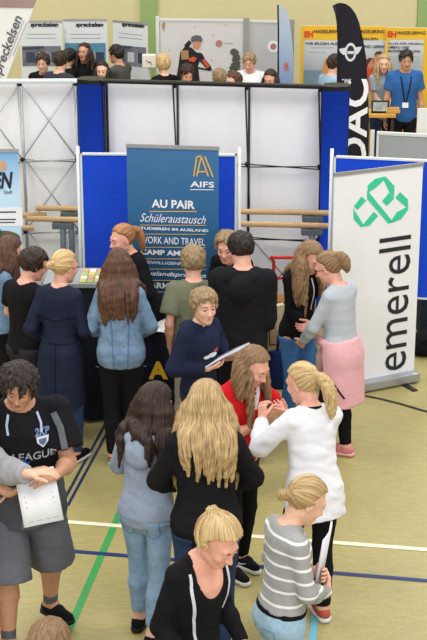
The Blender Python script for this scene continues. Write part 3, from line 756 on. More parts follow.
# ---- roll-up with the green knot
b = Board('roll_up_banner', 'tall white roll-up banner with green knot emblem and the sideways word emerell', 'banner', P(329, 396.5, 0), P(413.4, 380, 0))
Wd = b.w; Hh = 1.93
b.box('print', 0, .09, Wd, Hh, WHT, 0, .004)
b.box('top_rail', -.005, Hh-.005, Wd+.005, Hh+.025, ALU, -.008, .012)
MB().box((-.01, -.09, .012), (Wd+.01, .09, .095)).build('base_cassette', ALU, b.root, bevel=.015)
fm = MB(); fm.box((.12, -.24, 0), (.17, .18, .012)); fm.box((Wd-.17, -.24, 0), (Wd-.12, .18, .012)); fm.build('foot', BLKP, b.root)
b.text('emerell', 379.5, 239, 405.5, 368, INK, .0, 0, 1)
GK = flat('knot_green', (64, 200, 158))
def z4(*pts): return [(325+x/4.186, 150+y/4.186) for x, y in pts]
for pts in (((178, 148), (210, 120), (252, 110), (246, 126), (212, 158), (180, 178)), ((252, 110), (290, 150), (288, 196), (270, 178), (246, 128)),
            ((176, 168), (284, 300), (264, 308), (244, 284), (176, 204)), ((268, 178), (290, 202), (258, 234), (238, 214)),
            ((296, 196), (314, 176), (346, 206), (348, 246), (300, 206)), ((348, 248), (318, 290), (284, 302), (270, 306), (300, 260), (338, 240)),
            ((152, 194), (172, 212), (136, 250), (120, 236)), ((118, 244), (160, 312), (150, 322), (120, 290)), ((204, 258), (222, 276), (186, 316), (152, 322), (168, 300))):
    b.poly('emblem', z4(*pts), GK)
# ---- blue roll-up with programme list
b = Board('roll_up_banner', 'blue roll-up banner listing AU PAIR and WORK AND TRAVEL behind the table', 'banner', P(126.4, 144.4, 2.12), P(218.7, 147.3, 2.12))
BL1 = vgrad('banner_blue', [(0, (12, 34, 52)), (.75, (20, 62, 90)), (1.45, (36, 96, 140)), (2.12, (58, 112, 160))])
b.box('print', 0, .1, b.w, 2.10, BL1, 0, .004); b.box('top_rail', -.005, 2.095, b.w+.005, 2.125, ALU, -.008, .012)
MB().box((-.01, -.09, .0), (b.w+.01, .09, .1)).build('base_cassette', ALU, b.root, bevel=.015)
def az(x, y): return 120+x/3.416, 140+y/3.416
for seg in (((252, 124), (262, 60)), ((262, 124), (278, 56)), ((290, 56), (318, 126)), ((278, 56), (302, 124)), ((268, 108), (292, 108)), ((262, 60), (268, 55)), ((268, 55), (278, 56))):
    b.lines('logo_stroke', [(az(*seg[0]), az(*seg[1]))], .012, GOLD)
b.text('AIFS', *az(240, 140), *az(322, 163), WHT, .02); b.lines('rule', [(az(240, 169), az(320, 170))], .006, WHT)
b.text('AU PAIR', *az(108, 202), *az(256, 236), WHT, .03); b.lines('rule', [(az(100, 244), az(262, 244))], .008, GOLD)
b.text('Schüleraustausch', 140, 213, 206, 224, WHT, .0, .45); b.lines('rule', [((140, 225), (206, 225.3))], .005, GOLD)
b.text('STUDIEREN IM AUSLAND', 137.5, 226.5, 208.5, 232, WHT, .03); b.lines('rule', [((140, 234), (206, 234.3))], .005, GOLD)
b.text('WORK AND TRAVEL', 140.5, 236, 205, 245.5, WHT, .005); b.lines('rule', [((140, 247.3), (206, 247.5))], .005, GOLD)
b.text('CAMP AMERICA', 140.5, 249, 206, 257, WHT, .025); b.lines('rule', [((140, 258.8), (206, 259))], .005, GOLD)
b.text('FREIWILLIGENPROJEKTE', 140.5, 260.5, 206, 267, WHT, .0); b.lines('rule', [((140, 269), (206, 269.3))], .005, GOLD)
b.text('Auslandspraktika', 140.5, 270.5, 206, 279, WHT, .01, .3); b.lines('rule', [((140, 280.3), (206, 280.5))], .005, GOLD)
b.text('FARMARBEIT', 146, 282, 200, 290, WHT, .02); b.lines('rule', [((146, 292), (200, 292))], .005, GOLD)
# ---- pale blue roll-up at the left edge
A_ = P(18, 151, 2.0); d_ = nrm(np.array([1, .05, 0]))
b = Board('roll_up_banner', 'pale blue roll-up banner at the left edge with dark slanted letters EN', 'banner', A_-d_*.80, A_)
PB = vgrad('banner_sky', [(0, (90, 120, 90)), (.5, (110, 140, 110)), (.9, (178, 214, 240)), (1.3, (190, 222, 246)), (1.62, (196, 226, 248)), (2.0, (116, 170, 222))])
b.box('print', 0, .1, b.w, 2.0, PB, 0, .004); b.box('top_rail', -.005, 1.99, b.w+.005, 2.02, ALU, -.008, .012)
MB().box((-.01, -.08, 0), (b.w+.01, .08, .1)).build('base_cassette', ALU, b.root, bevel=.012)
b.text('EN', -7, 172, 13.5, 188.5, INK, .035, .25); b.text('Stadt', 3.5, 190, 12.5, 193.5, INK, 0)
b.pbox('text_panel', -20, 208, 23, 226, WHT); b.pbox('rule', -10, 211.5, 16, 212.5, INK, -.005); b.pbox('rule', -10, 219, 16, 219.8, INK, -.005); b.pbox('rule', -10, 222, 15, 222.7, INK, -.005)
b.poly('picture', [(-6, 166), (3, 160), (6, 163), (7, 169), (-4, 171)], flat('picture_tan', (206, 160, 120)))
c_ = b.px(2, 236)
m = MB(); m.prism([(c_[0]+.16*math.cos(t_), c_[1]-.02+.07*math.sin(t_)) for t_ in np.linspace(0, 2*PI, 24)[:-1]], -.006, -.003); m.build('picture', flat('picture_brown', (112, 92, 70)), b.root)
m = MB(); m.prism([(c_[0]-.05+.05*math.cos(t_), c_[1]+.03+.05*math.sin(t_)) for t_ in np.linspace(0, 2*PI, 20)[:-1]], -.010, -.007); m.build('picture', flat('picture_green', (44, 96, 84)), b.root)
# ---- blue felt partitions
def partition(px0, py0, px1, py1, D0, D1, zt, zb, label, frame=WPOLE):
    A = Pd(px0, py0, D0); B = Pd(px1, py1, D1)
    b = Board('partition_panel', label, 'partition', A, B)
    b.box('felt_panel', .015, zb, b.w-.015, zt-.012, BLUEC, 0, .03)
    f = MB(); f.box((0, -.008, zt-.016), (b.w, .038, zt)); f.box((0, -.008, zb-.016), (b.w, .038, zb)); f.box((0, -.008, zb), (.018, .038, zt)); f.box((b.w-.018, -.008, zb), (b.w, .038, zt))
    f.build('frame', frame, b.root)
    for x in (-.02, b.w+.02):
        MB().tube([(x, .015, 0.02), (x, .015, zt+.06)], .016, 10).build('post', frame, b.root, True)
        MB().box((x-.02, -.2, 0), (x+.02, .23, .025)).build('foot', frame, b.root)
    return b
partition(80, 157, 237, 160, 13.0, 12.95, 1.90, .3, 'blue felt partition behind the blue programme banner')
partition(334, 156, 445, 163, 12.75, 12.55, 1.93, .70, 'blue felt partition behind the white emerell banner')
# grey pinboard further back
b = Board('pinboard', 'grey pinboard with white frame behind the emerell banner', 'pinboard', Pd(377, 132, 15.5), Pd(450, 136, 15.3))
b.box('board', .02, .62, b.w, 1.57, flat('pin_grey', (160, 164, 166), .8), 0, .03)
f = MB(); f.box((0, -.01, 1.56), (b.w, .04, 1.59)); f.box((0, -.01, .6), (.025, .04, 1.57)); f.box((0, -.01, .6), (b.w, .04, .62)); f.build('frame', WPOLE, b.root)
for x in (-.05, b.w-.05): MB().box((x-.02, 0, .0), (x+.02, .04, 1.6)).build('post', WPOLE, b.root)
b = Board('pinboard', 'small white pinboard at the right edge above the grey pinboard', 'pinboard', Pd(418, 105, 16.6), Pd(455, 106, 16.6))
b.box('board', 0, .6, b.w, 1.63, flat('pin_white', (222, 224, 224), .8), 0, .03)
for x in (.1, b.w-.1): MB().box((x-.02, 0, 0), (x+.02, .03, .6)).build('post', WPOLE, b.root)
# ---- pop-up display walls seen from behind
def popup(A, B, label, ends, nx, thin):
    b = Board('pop_up_display', label, 'display wall', A, B); zt = 2.3; Wd = b.w
    b.box('fabric_panel', 0, .02, Wd, zt-.03, WFAB, .16, .175)
    MB().box((0, -.02, zt-.02), (Wd, .07, zt+.015)).build('top_cap', WPOLE if thin else BLKP, b.root, bevel=.01)
    xs = np.linspace(.02, Wd-.02, nx+1); zs = [.05, .80, 1.53, zt-.03]
    for i, x in enumerate(xs):
        p = MB(); p.tube([(x, .15, .03), (x, .15, zt-.03)], .012, 6)
        p.tube([(x-.025, 0.02, .03), (x+.025, .02, (zt)/2), (x-.02, .02, zt-.03)], .009, 6); p.build('upright', ALU if thin else BLKP, b.root, True)
        for z in zs:
            MB().ball((x, .02, z), .024, 10, 6).build('hub', BLKP, b.root, True)
    for i in range(nx):
        x0, x1 = xs[i], xs[i+1]
        for j in range(3):
            m = MB()
            m.tube([(x0, .02, zs[j]), (x1, .13, zs[j+1])], .006 if thin else .004, 6); m.tube([(x1, .02, zs[j]), (x0, .13, zs[j+1])], .006 if thin else .004, 6)
            if thin or j == 0: m.build('brace', ALU if thin else BLKP, b.root, True)
        for z in zs[1:3]:
            m = MB(); m.tube([(x0, .02, z), (x1, .12, z-.05)], .006, 6); m.tube([(x0, .12, z-.05), (x1, .02, z)], .006, 6); m.build('crossbar', ALU if thin else BLKP, b.root, True)
    for e in ends:
        x = 0 if e < 0 else Wd; ww = .25
        pl = [(x+e*(0.0), .17), (x+e*ww*.5, .20), (x+e*ww*.9, .16), (x+e*ww, .05), (x+e*ww*.85, -.02), (x+e*ww*.4, -.06), (x, -.04)]
        n = len(pl); V = [(a_, c_, .02) for a_, c_ in pl]+[(a_, c_, zt-.02) for a_, c_ in pl]
        mk('end_panel', V, [tuple(range(n)), tuple(range(2*n-1, n-1, -1))]+[(i, (i+1) % n, (i+1) % n+n, i+n) for i in range(n)], BLUEC, b.root)
        V = [(x+(a_-x)*1.04, c_*1.03, zt-.03) for a_, c_ in pl]+[(x+(a_-x)*1.04, c_*1.03, zt+.012) for a_, c_ in pl]
        mk('end_cap', V, [tuple(range(n)), tuple(range(2*n-1, n-1, -1))]+[(i, (i+1) % n, (i+1) % n+n, i+n) for i in range(n)], BLKP, b.root, False)
    return b
B0 = P(101, 81, 2.3); B1 = P(323, 87, 2.3)
pp = popup(B0, B1, 'wide white pop-up display seen from behind with blue rounded ends', (-1, 1), 3, False)
B2 = P(74, 81, 2.3); dd = nrm(np.array([1., .03, 0]))
popup(B2-dd*1.62, B2+dd*.03, 'white pop-up display at left seen from behind with silver scissor frame', (), 3, True)
# ---- parallel bars standing in front of the pop-up walls
WOOD = fabric('beech_rail', (202, 168, 122), .1, 20, .5, .1, 8); IRON = flat('grey_iron', (96, 104, 106), .5)
pb = thing('parallel_bars', 'long wooden parallel bars crossing behind both blue partitions', 'parallel bars', (0, 0, 0))
ra, rb = P(36, 208, 1.15), P(329, 213, 1.15); rc, rd = P(27, 218.5, 1.15), P(329, 226, 1.15)
for a_, c_ in ((ra, rb), (rc, rd)): MB().tube([a_, c_], .027, 12).build('rail', WOOD, pb, True)
for t_ in (.12, .945):
    for a_, c_ in ((ra, rb), (rc, rd)):
        p = a_+(c_-a_)*t_; MB().tube([p*[1, 1, 0]+[0, 0, .06], p-[0, 0, .03]], [.035, .028], 10).build('upright', IRON, pb, True)
        MB().box((p[0]-.10, p[1]-.03, 1.06), (p[0]+.10, p[1]+.03, 1.12)).build('rail_clamp', IRON, pb, bevel=.01)
    p0, p1 = ra+(rb-ra)*t_, rc+(rd-rc)*t_
    MB().box((p1[0]-.05, p1[1]-.3, 0), (p1[0]+.05, p0[1]+.3, .07)).build('base', IRON, pb, bevel=.01)
pb = thing('parallel_bars', 'second parallel bars whose rail ends show beside the pale blue banner', 'parallel bars', (0, 0, 0))
ra, rb = P(46.5, 215, 1.08), P(46.5, 215, 1.08)-[2.2, .05, 0]; rc, rd = P(33.5, 228, 1.08), P(33.5, 228, 1.08)-[2.2, .05, 0]
for a_, c_ in ((ra, rb), (rc, rd)):
    MB().tube([a_, c_], .026, 12).build('rail', WOOD, pb, True)
    for t_ in (.2, .9):
        p = a_+(c_-a_)*t_; MB().tube([p*[1, 1, 0], p-[0, 0, .02]], .03, 10).build('upright', IRON, pb, True)
# ---- beach flags
def flag(name, label, pts, D, mat, pole=True, th=.012):
    A = Pd(pts[0][0], pts[0][1], D); b = Board(name, label, 'flag', (A[0], D, 0), (A[0]+1, D, 0))
    q = [b.px(*p) for p in pts]; b.q = q
    MB().prism(q, 0, th).build('sail', mat, b.root)
    return b
FLK = fabric('black_flag_cloth', (34, 32, 40), .12, 30, .7, .2, 5)
F0 = flag('beach_flag', 'tall black beach flag with white winged emblem and large sideways letters', [(333.5, 5.5), (337, 3.5), (341, 2.8), (346, 4), (351, 7.5), (355.5, 13.5), (359, 22), (361.5, 32), (364, 44), (366.5, 60), (368, 90), (369, 120), (368.5, 160), (367, 230), (340, 230), (338.5, 120), (338, 60), (337, 30), (336, 14)], 17.0, FLK)
Fb = F0
x_, z_ = Fb.px(341, 150); ztop = Fb.px(338, 30)[1]
MB().tube([(Fb.px(338.5, 120)[0], .006, .03), (Fb.px(338, 60)[0], .006, ztop), (Fb.px(336.5, 14)[0], .006, Fb.px(336, 14)[1]), (Fb.px(333.5, 5.5)[0], .006, Fb.px(333, 5.3)[1])], .014, 8).build('pole', BLKP, Fb.root, True)
MB().box((x_-.25, -.25, 0), (x_+.25, .25, .03)).build('base_plate', BLKP, Fb.root)
SIL = flat('silver_print', (205, 208, 214))
fz = lambda x, y: (330+x/8, y/8)
for pts in (((72, 392), (135, 378), (135, 432), (108, 440), (84, 420)), ((195, 378), (256, 374), (240, 405), (222, 432), (195, 434))): Fb.poly('winged_emblem', [fz(*p) for p in pts], SIL)
c_ = Fb.px(*fz(164, 417)); m = MB()
for rx, rz_, mt, yy, nm in ((.066, .105, SIL, -.007, 'winged_emblem'), (.042, .076, INK, -.010, 'emblem_centre')):
    MB().prism([(c_[0]+rx*math.cos(t_), c_[1]+rz_*math.sin(t_)) for t_ in np.linspace(0, 2*PI, 25)[:-1]], yy, yy+.003).build(nm, mt, Fb.root)
Fb.pbox('winged_emblem', *fz(140, 408), *fz(190, 430), SIL, -.013, -.010)
Fb.text('ADAC', 343, 79, 365, 196, WHT, .02, 0, 1)
Fb.text('ei', 342, 79.0, 351, 84.6, WHT, .01, 0, 1)
G2 = vgrad('flag_grey_blue', [(0, (120, 150, 196)), (1.2, (132, 158, 200)), (1.9, (176, 190, 208)), (2.9, (196, 200, 204))], .7)
F2 = flag('beach_flag', 'slim grey and blue beach flag standing against the hall wall', [(278, 5.5), (281, 5), (285, 8), (288, 14), (290, 24), (292.5, 45), (293.5, 60), (293, 120), (280, 120), (279, 60), (278.5, 30)], 21.0, G2)
F2.poly('emblem', [(285, 62), (288, 63), (288.5, 70), (285, 71), (284, 66)], flat('emblem_red', (186, 110, 100)), -.006)
m = MB(); m.tube([(F2.px(279, 60)[0], .006, 0), (F2.px(278.5, 30)[0], .006, F2.px(278.5, 30)[1]), (F2.px(278, 5)[0], .006, F2.px(278, 5)[1])], .012, 8); m.box((F2.px(286, 60)[0]-.25, -.2, 0), (F2.px(286, 60)[0]+.2, .2, .03)); m.build('pole', BLKP, F2.root)
F3 = flag('beach_flag', 'white leaning flag with grey italic word at the top left corner', [(-30, -12), (39, -12), (37, 0), (34, 7), (5, 82), (-4, 110), (-60, 110), (-60, 20)], 16.8, flat('flag_white', (222, 222, 220), .7))
F3.poly('header', [(-40, -14), (40, -14), (36, 2), (33, 8), (-20, 7), (-45, 7)], fabric('flag_header', (150, 128, 122), .2, 3, .7, .1, 2), -.006)
def along(b, body, p0, p1, hgt, mat, bold=0, shear=0):
    a = np.array(b.px(*p0)); c = np.array(b.px(*p1)); u = nrm(c-a); n = np.array([-u[1], u[0]]); V, F = text_mesh(body, 1, bold, shear); lo, hi = V.min(0), V.max(0)
    X = (V[:, 0]-lo[0])/(hi[0]-lo[0])*np.linalg.norm(c-a); Z = (V[:, 1]-lo[1])/(hi[1]-lo[1])*hgt
    q = a+X[:, None]*u+Z[:, None]*n
    return mk('lettering', np.stack([q[:, 0], -.004-V[:, 2], q[:, 1]], 1), F, mat, b.root, False)
along(F3, 'spreckelsen', (2, 81), (25.5, 19), .14, flat('grey_ink', (92, 92, 100)), .02, .15)
F3.lines('rule', [((9, 58), (24, 20)), ((13, 56), (27, 22))], .01, flat('pale_ink', (170, 172, 178)))
MB().tube([(F3.px(5, 110)[0]-.2, .006, 0), (F3.px(-2, 40)[0]-.3, .006, 2.6)], .014, 8).build('pole', BLKP, F3.root, True)
# ---- roll-ups and display walls along the far wall
PHG = fabric('grey_photo_print', (120, 124, 132), .55, 5, .5, 0, 3); PHB = fabric('blue_photo_print', (92, 142, 168), .4, 5, .5, 0, 3); PIK = flat('pale_ink', (170, 172, 178)); PHK = flat('photo_roof_dark', (58, 66, 92))
for i, (x0, y0, x1, y1, lab, ph, hid) in enumerate(((19.5, 20.5, 62, 19.4, 'white roll-up with grey photo, leftmost of the three behind the boys', PHG, 1), (63, 19, 107, 19.3, 'white roll-up with blue photo, middle of the three at the far wall', PHB, 0), (112.7, 20, 148.5, 22.6, 'white roll-up with grey photo beside the green wall stripe', PHG, 2))):
    A, B = P(x0, y0, 1.92), P(x1, y0, 1.92)
    if hid == 2: B = B+[0, -.35, 0]
    b = Board('roll_up_banner', lab, 'banner', A, B)
    b.box('print', 0, .1, b.w, 1.9, flat('far_white', (216, 220, 222), .6), 0, .004); b.box('top_rail', 0, 1.89, b.w, 1.92, ALU, -.006, .01); MB().box((0, -.08, 0), (b.w, .08, .1)).build('base_cassette', ALU, b.root)
    z = lambda y: b.px((x0+x1)/2, y)[1]
    b.box('photo', .02, z(66), b.w-.03, z(43 if hid == 0 else 46), ph, -.004, 0)
    b.poly('photo_detail', [(.03, z(47.5)), (b.w*.55, z(46.3)), (b.w*.55, z(48)), (.03, z(50))], PHK, -.008, local=True) if hid != 0 else b.box('photo_detail', .1, z(60), b.w-.1, z(52), flat('photo_grey_house', (150, 154, 150)), -.008, -.004)
    for q in range(3): b.box('photo_detail', .08+q*b.w*.3, z(62), .08+q*b.w*.3+.12, z(52), flat('photo_pale', (190, 196, 202)) if q % 2 else PHK, -.012, -.008)
    V, F = text_mesh('spreckelsen', .085, .004, .25); V[:, 0] += b.w-.26; mk('lettering', np.stack([V[:, 0], -.004-V[:, 2]*.5, V[:, 1]+z(26.5)], 1), F, INK, b.root, False)
    for zz, x_0, x_1 in ((34.5, .1, b.w-.1), (38.5, .1, b.w-.1)): b.box('rule', x_0, z(zz), x_1, z(zz)+.012, PIK)
# cyclist wall
b = Board('display_wall', 'pale display wall with the large cyclist picture at the far end', 'display wall', P(160, 20, 1.94), P(243.5, 21, 1.94))
PW = fabric('pale_poster', (208, 206, 204), .03, 6, .6, 0, 2)
b.box('print', 0, .05, b.w, 1.94, PW, 0, .05); b.box('top_rail', -.02, 1.93, b.w+.02, 1.96, WPOLE, -.01, .06); MB().box((-.06, -.02, 0), (-.01, .06, 1.99)).build('upright', WPOLE, b.root); MB().box((b.w, -.02, 0), (b.w+.08, .06, 1.98)).build('upright', flat('grey_post', (150, 150, 148)), b.root)
cz = lambda *pts: [(140+x/5.34, 10+y/5.34) for x, y in pts]
CK = flat('print_black', (34, 32, 36)); CS = flat('print_skin', (196, 140, 110)); CO = flat('print_orange', (210, 84, 52)); CG = flat('print_grey', (92, 92, 98))
cyc = [('picture', [(215, 225), (240, 195), (275, 200), (300, 225), (330, 230), (345, 255), (320, 270), (310, 300), (320, 385), (190, 385), (205, 300)], CK, -.004),
       ('picture', [(320, 235), (350, 265), (378, 300), (385, 320), (365, 326), (335, 290), (310, 265)], CK, -.006), ('picture', [(330, 268), (345, 262), (372, 300), (360, 312)], CO, -.009),
       ('picture', [(280, 165), (322, 165), (326, 190), (310, 210), (285, 205)], CS, -.008), ('picture', [(272, 158), (276, 142), (300, 133), (325, 138), (334, 158), (330, 170), (300, 165), (276, 172)], CG, -.011),
       ('picture', [(262, 258), (285, 248), (304, 256), (290, 278), (262, 272)], CO, -.008), ('picture', [(238, 185), (262, 160), (276, 175), (255, 210), (238, 205)], CK, -.006),
       ('picture', [(218, 215), (258, 215), (262, 262), (222, 265)], flat('print_tan', (170, 130, 92)), -.010), ('picture', [(300, 302), (380, 318), (378, 326), (300, 312)], CK, -.008)]
for nm, pts, mt, y in cyc: b.poly(nm, cz(*pts), mt, y)
for x, y in ((219, 43.5),): 
    c_ = b.px(x, y); MB().prism([(c_[0]+.05*math.cos(t_), c_[1]+.05*math.sin(t_)) for t_ in np.linspace(0, 2*PI, 17)[:-1]], -.006, -.003).build('logo', flat('logo_red', (178, 120, 116)), b.root)
b.pbox('rule', 224, 42.5, 233, 44, PIK)
for x, y in ((169, 49), (194, 26), (212, 34.5), (225, 24), (211, 59.5)): b.pbox('speck', x, y, x+1.6, y+1.6, PIK)
b.poly('picture', [(163, 22), (165.5, 23), (164, 32), (162, 26)], flat('print_tan', (170, 130, 92)), -.006)
tr = MB()
rg = random.Random(4)
for i in range(26):
    x = 235+rg.uniform(-5.5, 5.5)*(1-i/40); y = 74-i*.95; c_ = b.px(x, y); a = rg.random()*3
    tr.prism([(c_[0]+.045*math.cos(t_+a), c_[1]+.03*math.sin(t_+a)) for t_ in np.linspace(0, 2*PI, 6)[:-1]], -.006-i*.0003, -.003)
tr.build('picture', flat('print_plant', (80, 82, 72)), b.root)
b = Board('display_wall', 'grey display panel behind the man in the white shirt', 'display wall', P(250, 21.5, 1.93), P(289, 22.5, 1.93))
b.box('print', 0, .05, b.w, 1.93, flat('grey_poster', (190, 190, 192), .6), 0, .05); b.box('top_rail', -.01, 1.92, b.w+.02, 1.95, WPOLE, -.01, .06); MB().box((b.w, -.02, 0), (b.w+.07, .06, 1.97)).build('upright', flat('grey_post', (150, 150, 148)), b.root)
c_ = b.px(273.5, 46.5)
MB().prism([(c_[0]+.085*math.cos(t_), c_[1]+.085*math.sin(t_)) for t_ in np.linspace(0, 2*PI, 21)[:-1]], -.005, -.002).build('logo', WHT, b.root)
MB().prism([(c_[0]+.045*math.cos(t_), c_[1]+.045*math.sin(t_)) for t_ in np.linspace(0, 2*PI, 21)[:-1]], -.009, -.005).build('logo', flat('logo_red', (178, 120, 116)), b.root)
# yellow boards
YEL = flat('board_yellow', (232, 184, 44), .6); YRED = flat('board_red', (214, 58, 34)); YPH = vgrad('board_photo', [(0, (222, 170, 50)), (.9, (214, 168, 70)), (1.15, (140, 150, 158)), (1.7, (206, 210, 212)), (2.1, (214, 214, 208))], .6)
for i, (x0, x1, y0, lab) in enumerate(((301, 343.5, 25.5, 'yellow and white display board left of the black flag'), (344.5, 386, 26, 'yellow and white display board behind the woman in grey'), (386.6, 427, 27.5, 'yellow and white display board behind the man in blue'))):
    b = Board('display_board', lab, 'display board', P(x0, y0, 1.93), P(x1, y0+.3, 1.93))
    b.box('print', 0, .03, b.w, 1.93, YPH, 0, .03); b.pbox('header', x0, y0, x1, 40-(i == 2)*.5, YEL)
    b.box('side_strip', 0, .03, .045, 1.93, YEL, -.005, 0)
    if i == 2: b.pbox('side_strip', x1-2.5, 30, x1, 150, YEL, -.005, 0)
    e0 = x0+3.5 if i < 2 else x0+1
    b.text('EH', e0, 31, e0+8.5, 37.3, YRED, .05, y=-.008); b.text('HASSELBRING', e0+9.5, 29.5+(i == 2)*1.5, x1-1.5, 33.3+(i == 2)*1.2, INK, .02, y=-.008)
    if i == 0: b.text('WIR BILDEN AUS', 305, 42, 338, 45, INK, .02, y=-.008); b.pbox('rule', 310, 47, 334, 48.2, PIK); b.pbox('rule', 309, 51.5, 326, 52.3, PIK)
    if i == 1: b.text('BAUEN', 362, 37.5, 378, 40, INK, .02, y=-.012); b.text('UND LEBEN', 362, 45, 384, 48, INK, .02, y=-.008)
    if i == 2:
        b.text('ALLES FÜR NEUBAU,', 388, 42, 424, 45, INK, .02, y=-.008); b.text('UMBAU UND', 388, 46, 409, 48.6, INK, .02, y=-.008); b.text('MODERNISIERUNG', 388, 49.8, 420, 52.4, INK, .02, y=-.008)
        for q in range(5): b.pbox('rule', 389, 56+q*2.2, 420, 56.7+q*2.2, PIK)
    if i == 1:
        b.poly('picture', [(365, 65), (369, 58), (374, 58), (376, 66), (377, 90), (363, 90)], CO, -.006); b.poly('picture', [(367, 61), (372, 59), (374, 66), (369, 69)], CS, -.010); b.poly('picture', [(366, 60), (369, 57.5), (373, 58.5), (371, 60), (367, 66)], flat('print_brown', (90, 58, 44)), -.013)
        b.poly('picture', [(374, 55), (377, 51.5), (382, 53), (383, 60), (378, 64)], CS, -.010); b.poly('picture', [(374, 55), (376, 51.5), (381, 51), (383, 54), (378, 54)], flat('print_brown', (90, 58, 44)), -.013)
    if i == 0:
        b.poly('picture', [(321, 78), (324, 62), (326, 58), (327, 64), (329, 68), (333, 64), (333, 84), (322, 84)], flat('print_tan2', (206, 140, 84)), -.006)
        b.pbox('picture', 304, 70, 322, 84, flat('print_steel', (120, 142, 158)), -.005)
# ---- far right table with display
tbw = P(365, 114.5, 1.0); tbe = P(397, 116, 1.0)
tb = thing('side_table', 'small light wood table in front of the man in blue', 'table', (tbw[0], tbw[1], 0))
lx = tbe[0]-tbw[0]
MB().box((-.25, -.0, .955), (lx, .42, 1.0)).build('table_top', fabric('pale_oak', (206, 158, 82), .12, 12), tb, bevel=.005)
for x in (-.2, lx-.06):
    for y in (.03, .37): MB().box((x, y, 0), (x+.04, y+.04, .955)).build('leg', flat('dark_leg', (50, 48, 50)), tb)
sc_ = thing('display_screen', 'small black framed screen on the light wood table', 'screen', (tbw[0]+.09, tbw[1]+.08, 1.0))
MB().box((0, 0, 0.0), (.23, .02, .17)).build('housing', BLKP, sc_, bevel=.006)
fr_ = MB().box((.02, -.003, .03), (.21, 0, .15)).build('picture', fabric('screen_photo', (170, 178, 180), .5, 12, .3, 0, 20), sc_)
bk = thing('bread_basket', 'small tan basket with rolls beside the screen on the wood table', 'basket', (tbw[0]+.37, tbw[1]+.1, 1.0))
MB().box((-.09, -.05, 0), (.10, .06, .05)).build('tray', fabric('wicker', (190, 150, 88), .3, 90), bk, bevel=.012)
for i in range(4):
    o = MB().ball((-.06+i*.043, 0, .06), (.026, .032, .024)).build('bread_roll', fabric('crust', (206, 160, 92), .15), bk, True)
# cream box lamp hovering on stand by green stripe
b = Board('sign_box', 'small white box sign with a brown squiggle before the green stripe', 'sign', P(142, 55, 1.52), P(155.5, 55, 1.52))
MB().box((0, 0, 1.34), (b.w, .12, 1.52)).build('box', flat('cream_box', (236, 230, 214), .6), b.root, bevel=.008)
b.lines('squiggle', [((146, 60), (149, 63)), ((149, 63), (150, 61.5)), ((150, 61.5), (152, 65))], .012, flat('brown_ink', (150, 110, 70)))
m = MB(); m.tube([(b.w/2, .06, 0), (b.w/2, .06, 1.34)], .012, 8); m.box((b.w/2-.15, -.09, 0), (b.w/2+.15, .21, .02)); m.build('stand', WPOLE, b.root)
# ---- booth table with dark cloth, right and left leaf
CLOTH = fabric('navy_table_cloth', (22, 24, 36), .2, 40)
TL = P(84, 330, .76)
tb = thing('booth_table', 'long table under a dark cloth in front of the programme banner', 'table', (-1.42, 11.42, 0))
TW, TD = 1.72, .38
MB().box((0, 0, .72), (TW, TD, .745)).build('table_top', WOOD, tb)
for x in (.05, TW-.09):
    for y in (.05, TD-.09): MB().box((x, y, 0), (x+.04, y+.04, .72)).build('leg', IRON, tb)
V = []; nx_ = 60
per = [(x, -.012) for x in np.linspace(-.01, TW+.01, nx_)]+[(TW+.012, y) for y in np.linspace(0, TD, 14)]+[(x, TD+.012) for x in np.linspace(TW+.01, -.01, nx_)]+[(-.012, y) for y in np.linspace(TD, 0, 14)]
n = len(per); 
for zi, (z, am_) in enumerate(((.76, 0), (.74, .004), (.5, .010), (.2, .016), (.03, .020))):
    for k, (x, y) in enumerate(per):
        cx, cy = x-TW/2, y-TD/2; nn = nrm([cx if abs(cx) > TW/2 else 0, cy if abs(cy) > TD/2 else 0]) if zi else np.zeros(2)
        o_ = am_*(1+math.sin(k*.9+zi*.3)); V.append((x+nn[0]*o_, y+nn[1]*o_, z))
F = [tuple(range(n))]+[(zi*n+k, (zi+1)*n+k, (zi+1)*n+(k+1) % n, zi*n+(k+1) % n) for zi in range(4) for k in range(n)]
cl = mk('tablecloth', V, F, CLOTH, None); cl.location = (-1.42, 11.42, 0); setp(cl, 'dark navy cloth with a yellow emblem hanging over the booth table', 'tablecloth')
# yellow emblem on the cloth front
Vt, Ft = text_mesh('A', .20, .008); q = P(157, 384, .45)
em = mk('emblem', [(v[0]+q[0]+1.42, -.055-v[2], v[1]+.40) for v in Vt], Ft, flat('emblem_yellow', (214, 172, 40)), cl, False)
# ---- things on the table
def sheet(name, label, cat, c, w_, h_, rz, mat, tilt=0, th=.004, group=None, parts=()):
    t = thing(name, label, cat, c, R(rz), group)
    M_ = np.array(Matrix.Rotation(R(tilt), 3, 'X'))
    MB().box((-w_/2, -h_/2, 0), (w_/2, h_/2, th), M_).build('page', mat, t)
    for nm, x0, y0, x1, y1, mt in parts:
        MB().box((x0*w_-w_/2, y0*h_-h_/2, th), (x1*w_-w_/2, y1*h_-h_/2, th+.002), M_).build(nm, mt, t)
    return t
c_ = P(161, 329, .76)
t = thing('open_brochure', 'open white brochure lying on the dark table beside the denim jacket girl', 'brochure', (c_[0], c_[1], .762), R(25))
for sx in (-1, 1):
    V = [(sx*.2*u_, y_, .004+.03*math.sin(u_*PI*.9)) for u_ in np.linspace(0, 1, 8) for y_ in (-.13, .13)]
    V += [(x, y, z-.006) for x, y, z in V]; F = [(2*i, 2*i+1, 2*i+3, 2*i+2) for i in range(7)]+[(16+2*i, 16+2*i+2, 16+2*i+3, 16+2*i+1) for i in range(7)]+[(2*i, 2*i+2, 18+2*i, 16+2*i) for i in range(7)]+[(2*i+1, 17+2*i, 19+2*i, 2*i+3) for i in range(7)]+[(0, 16, 17, 1), (14, 15, 31, 30)]
    mk('page', V, F, flat('brochure_white', (232, 230, 222)), t)
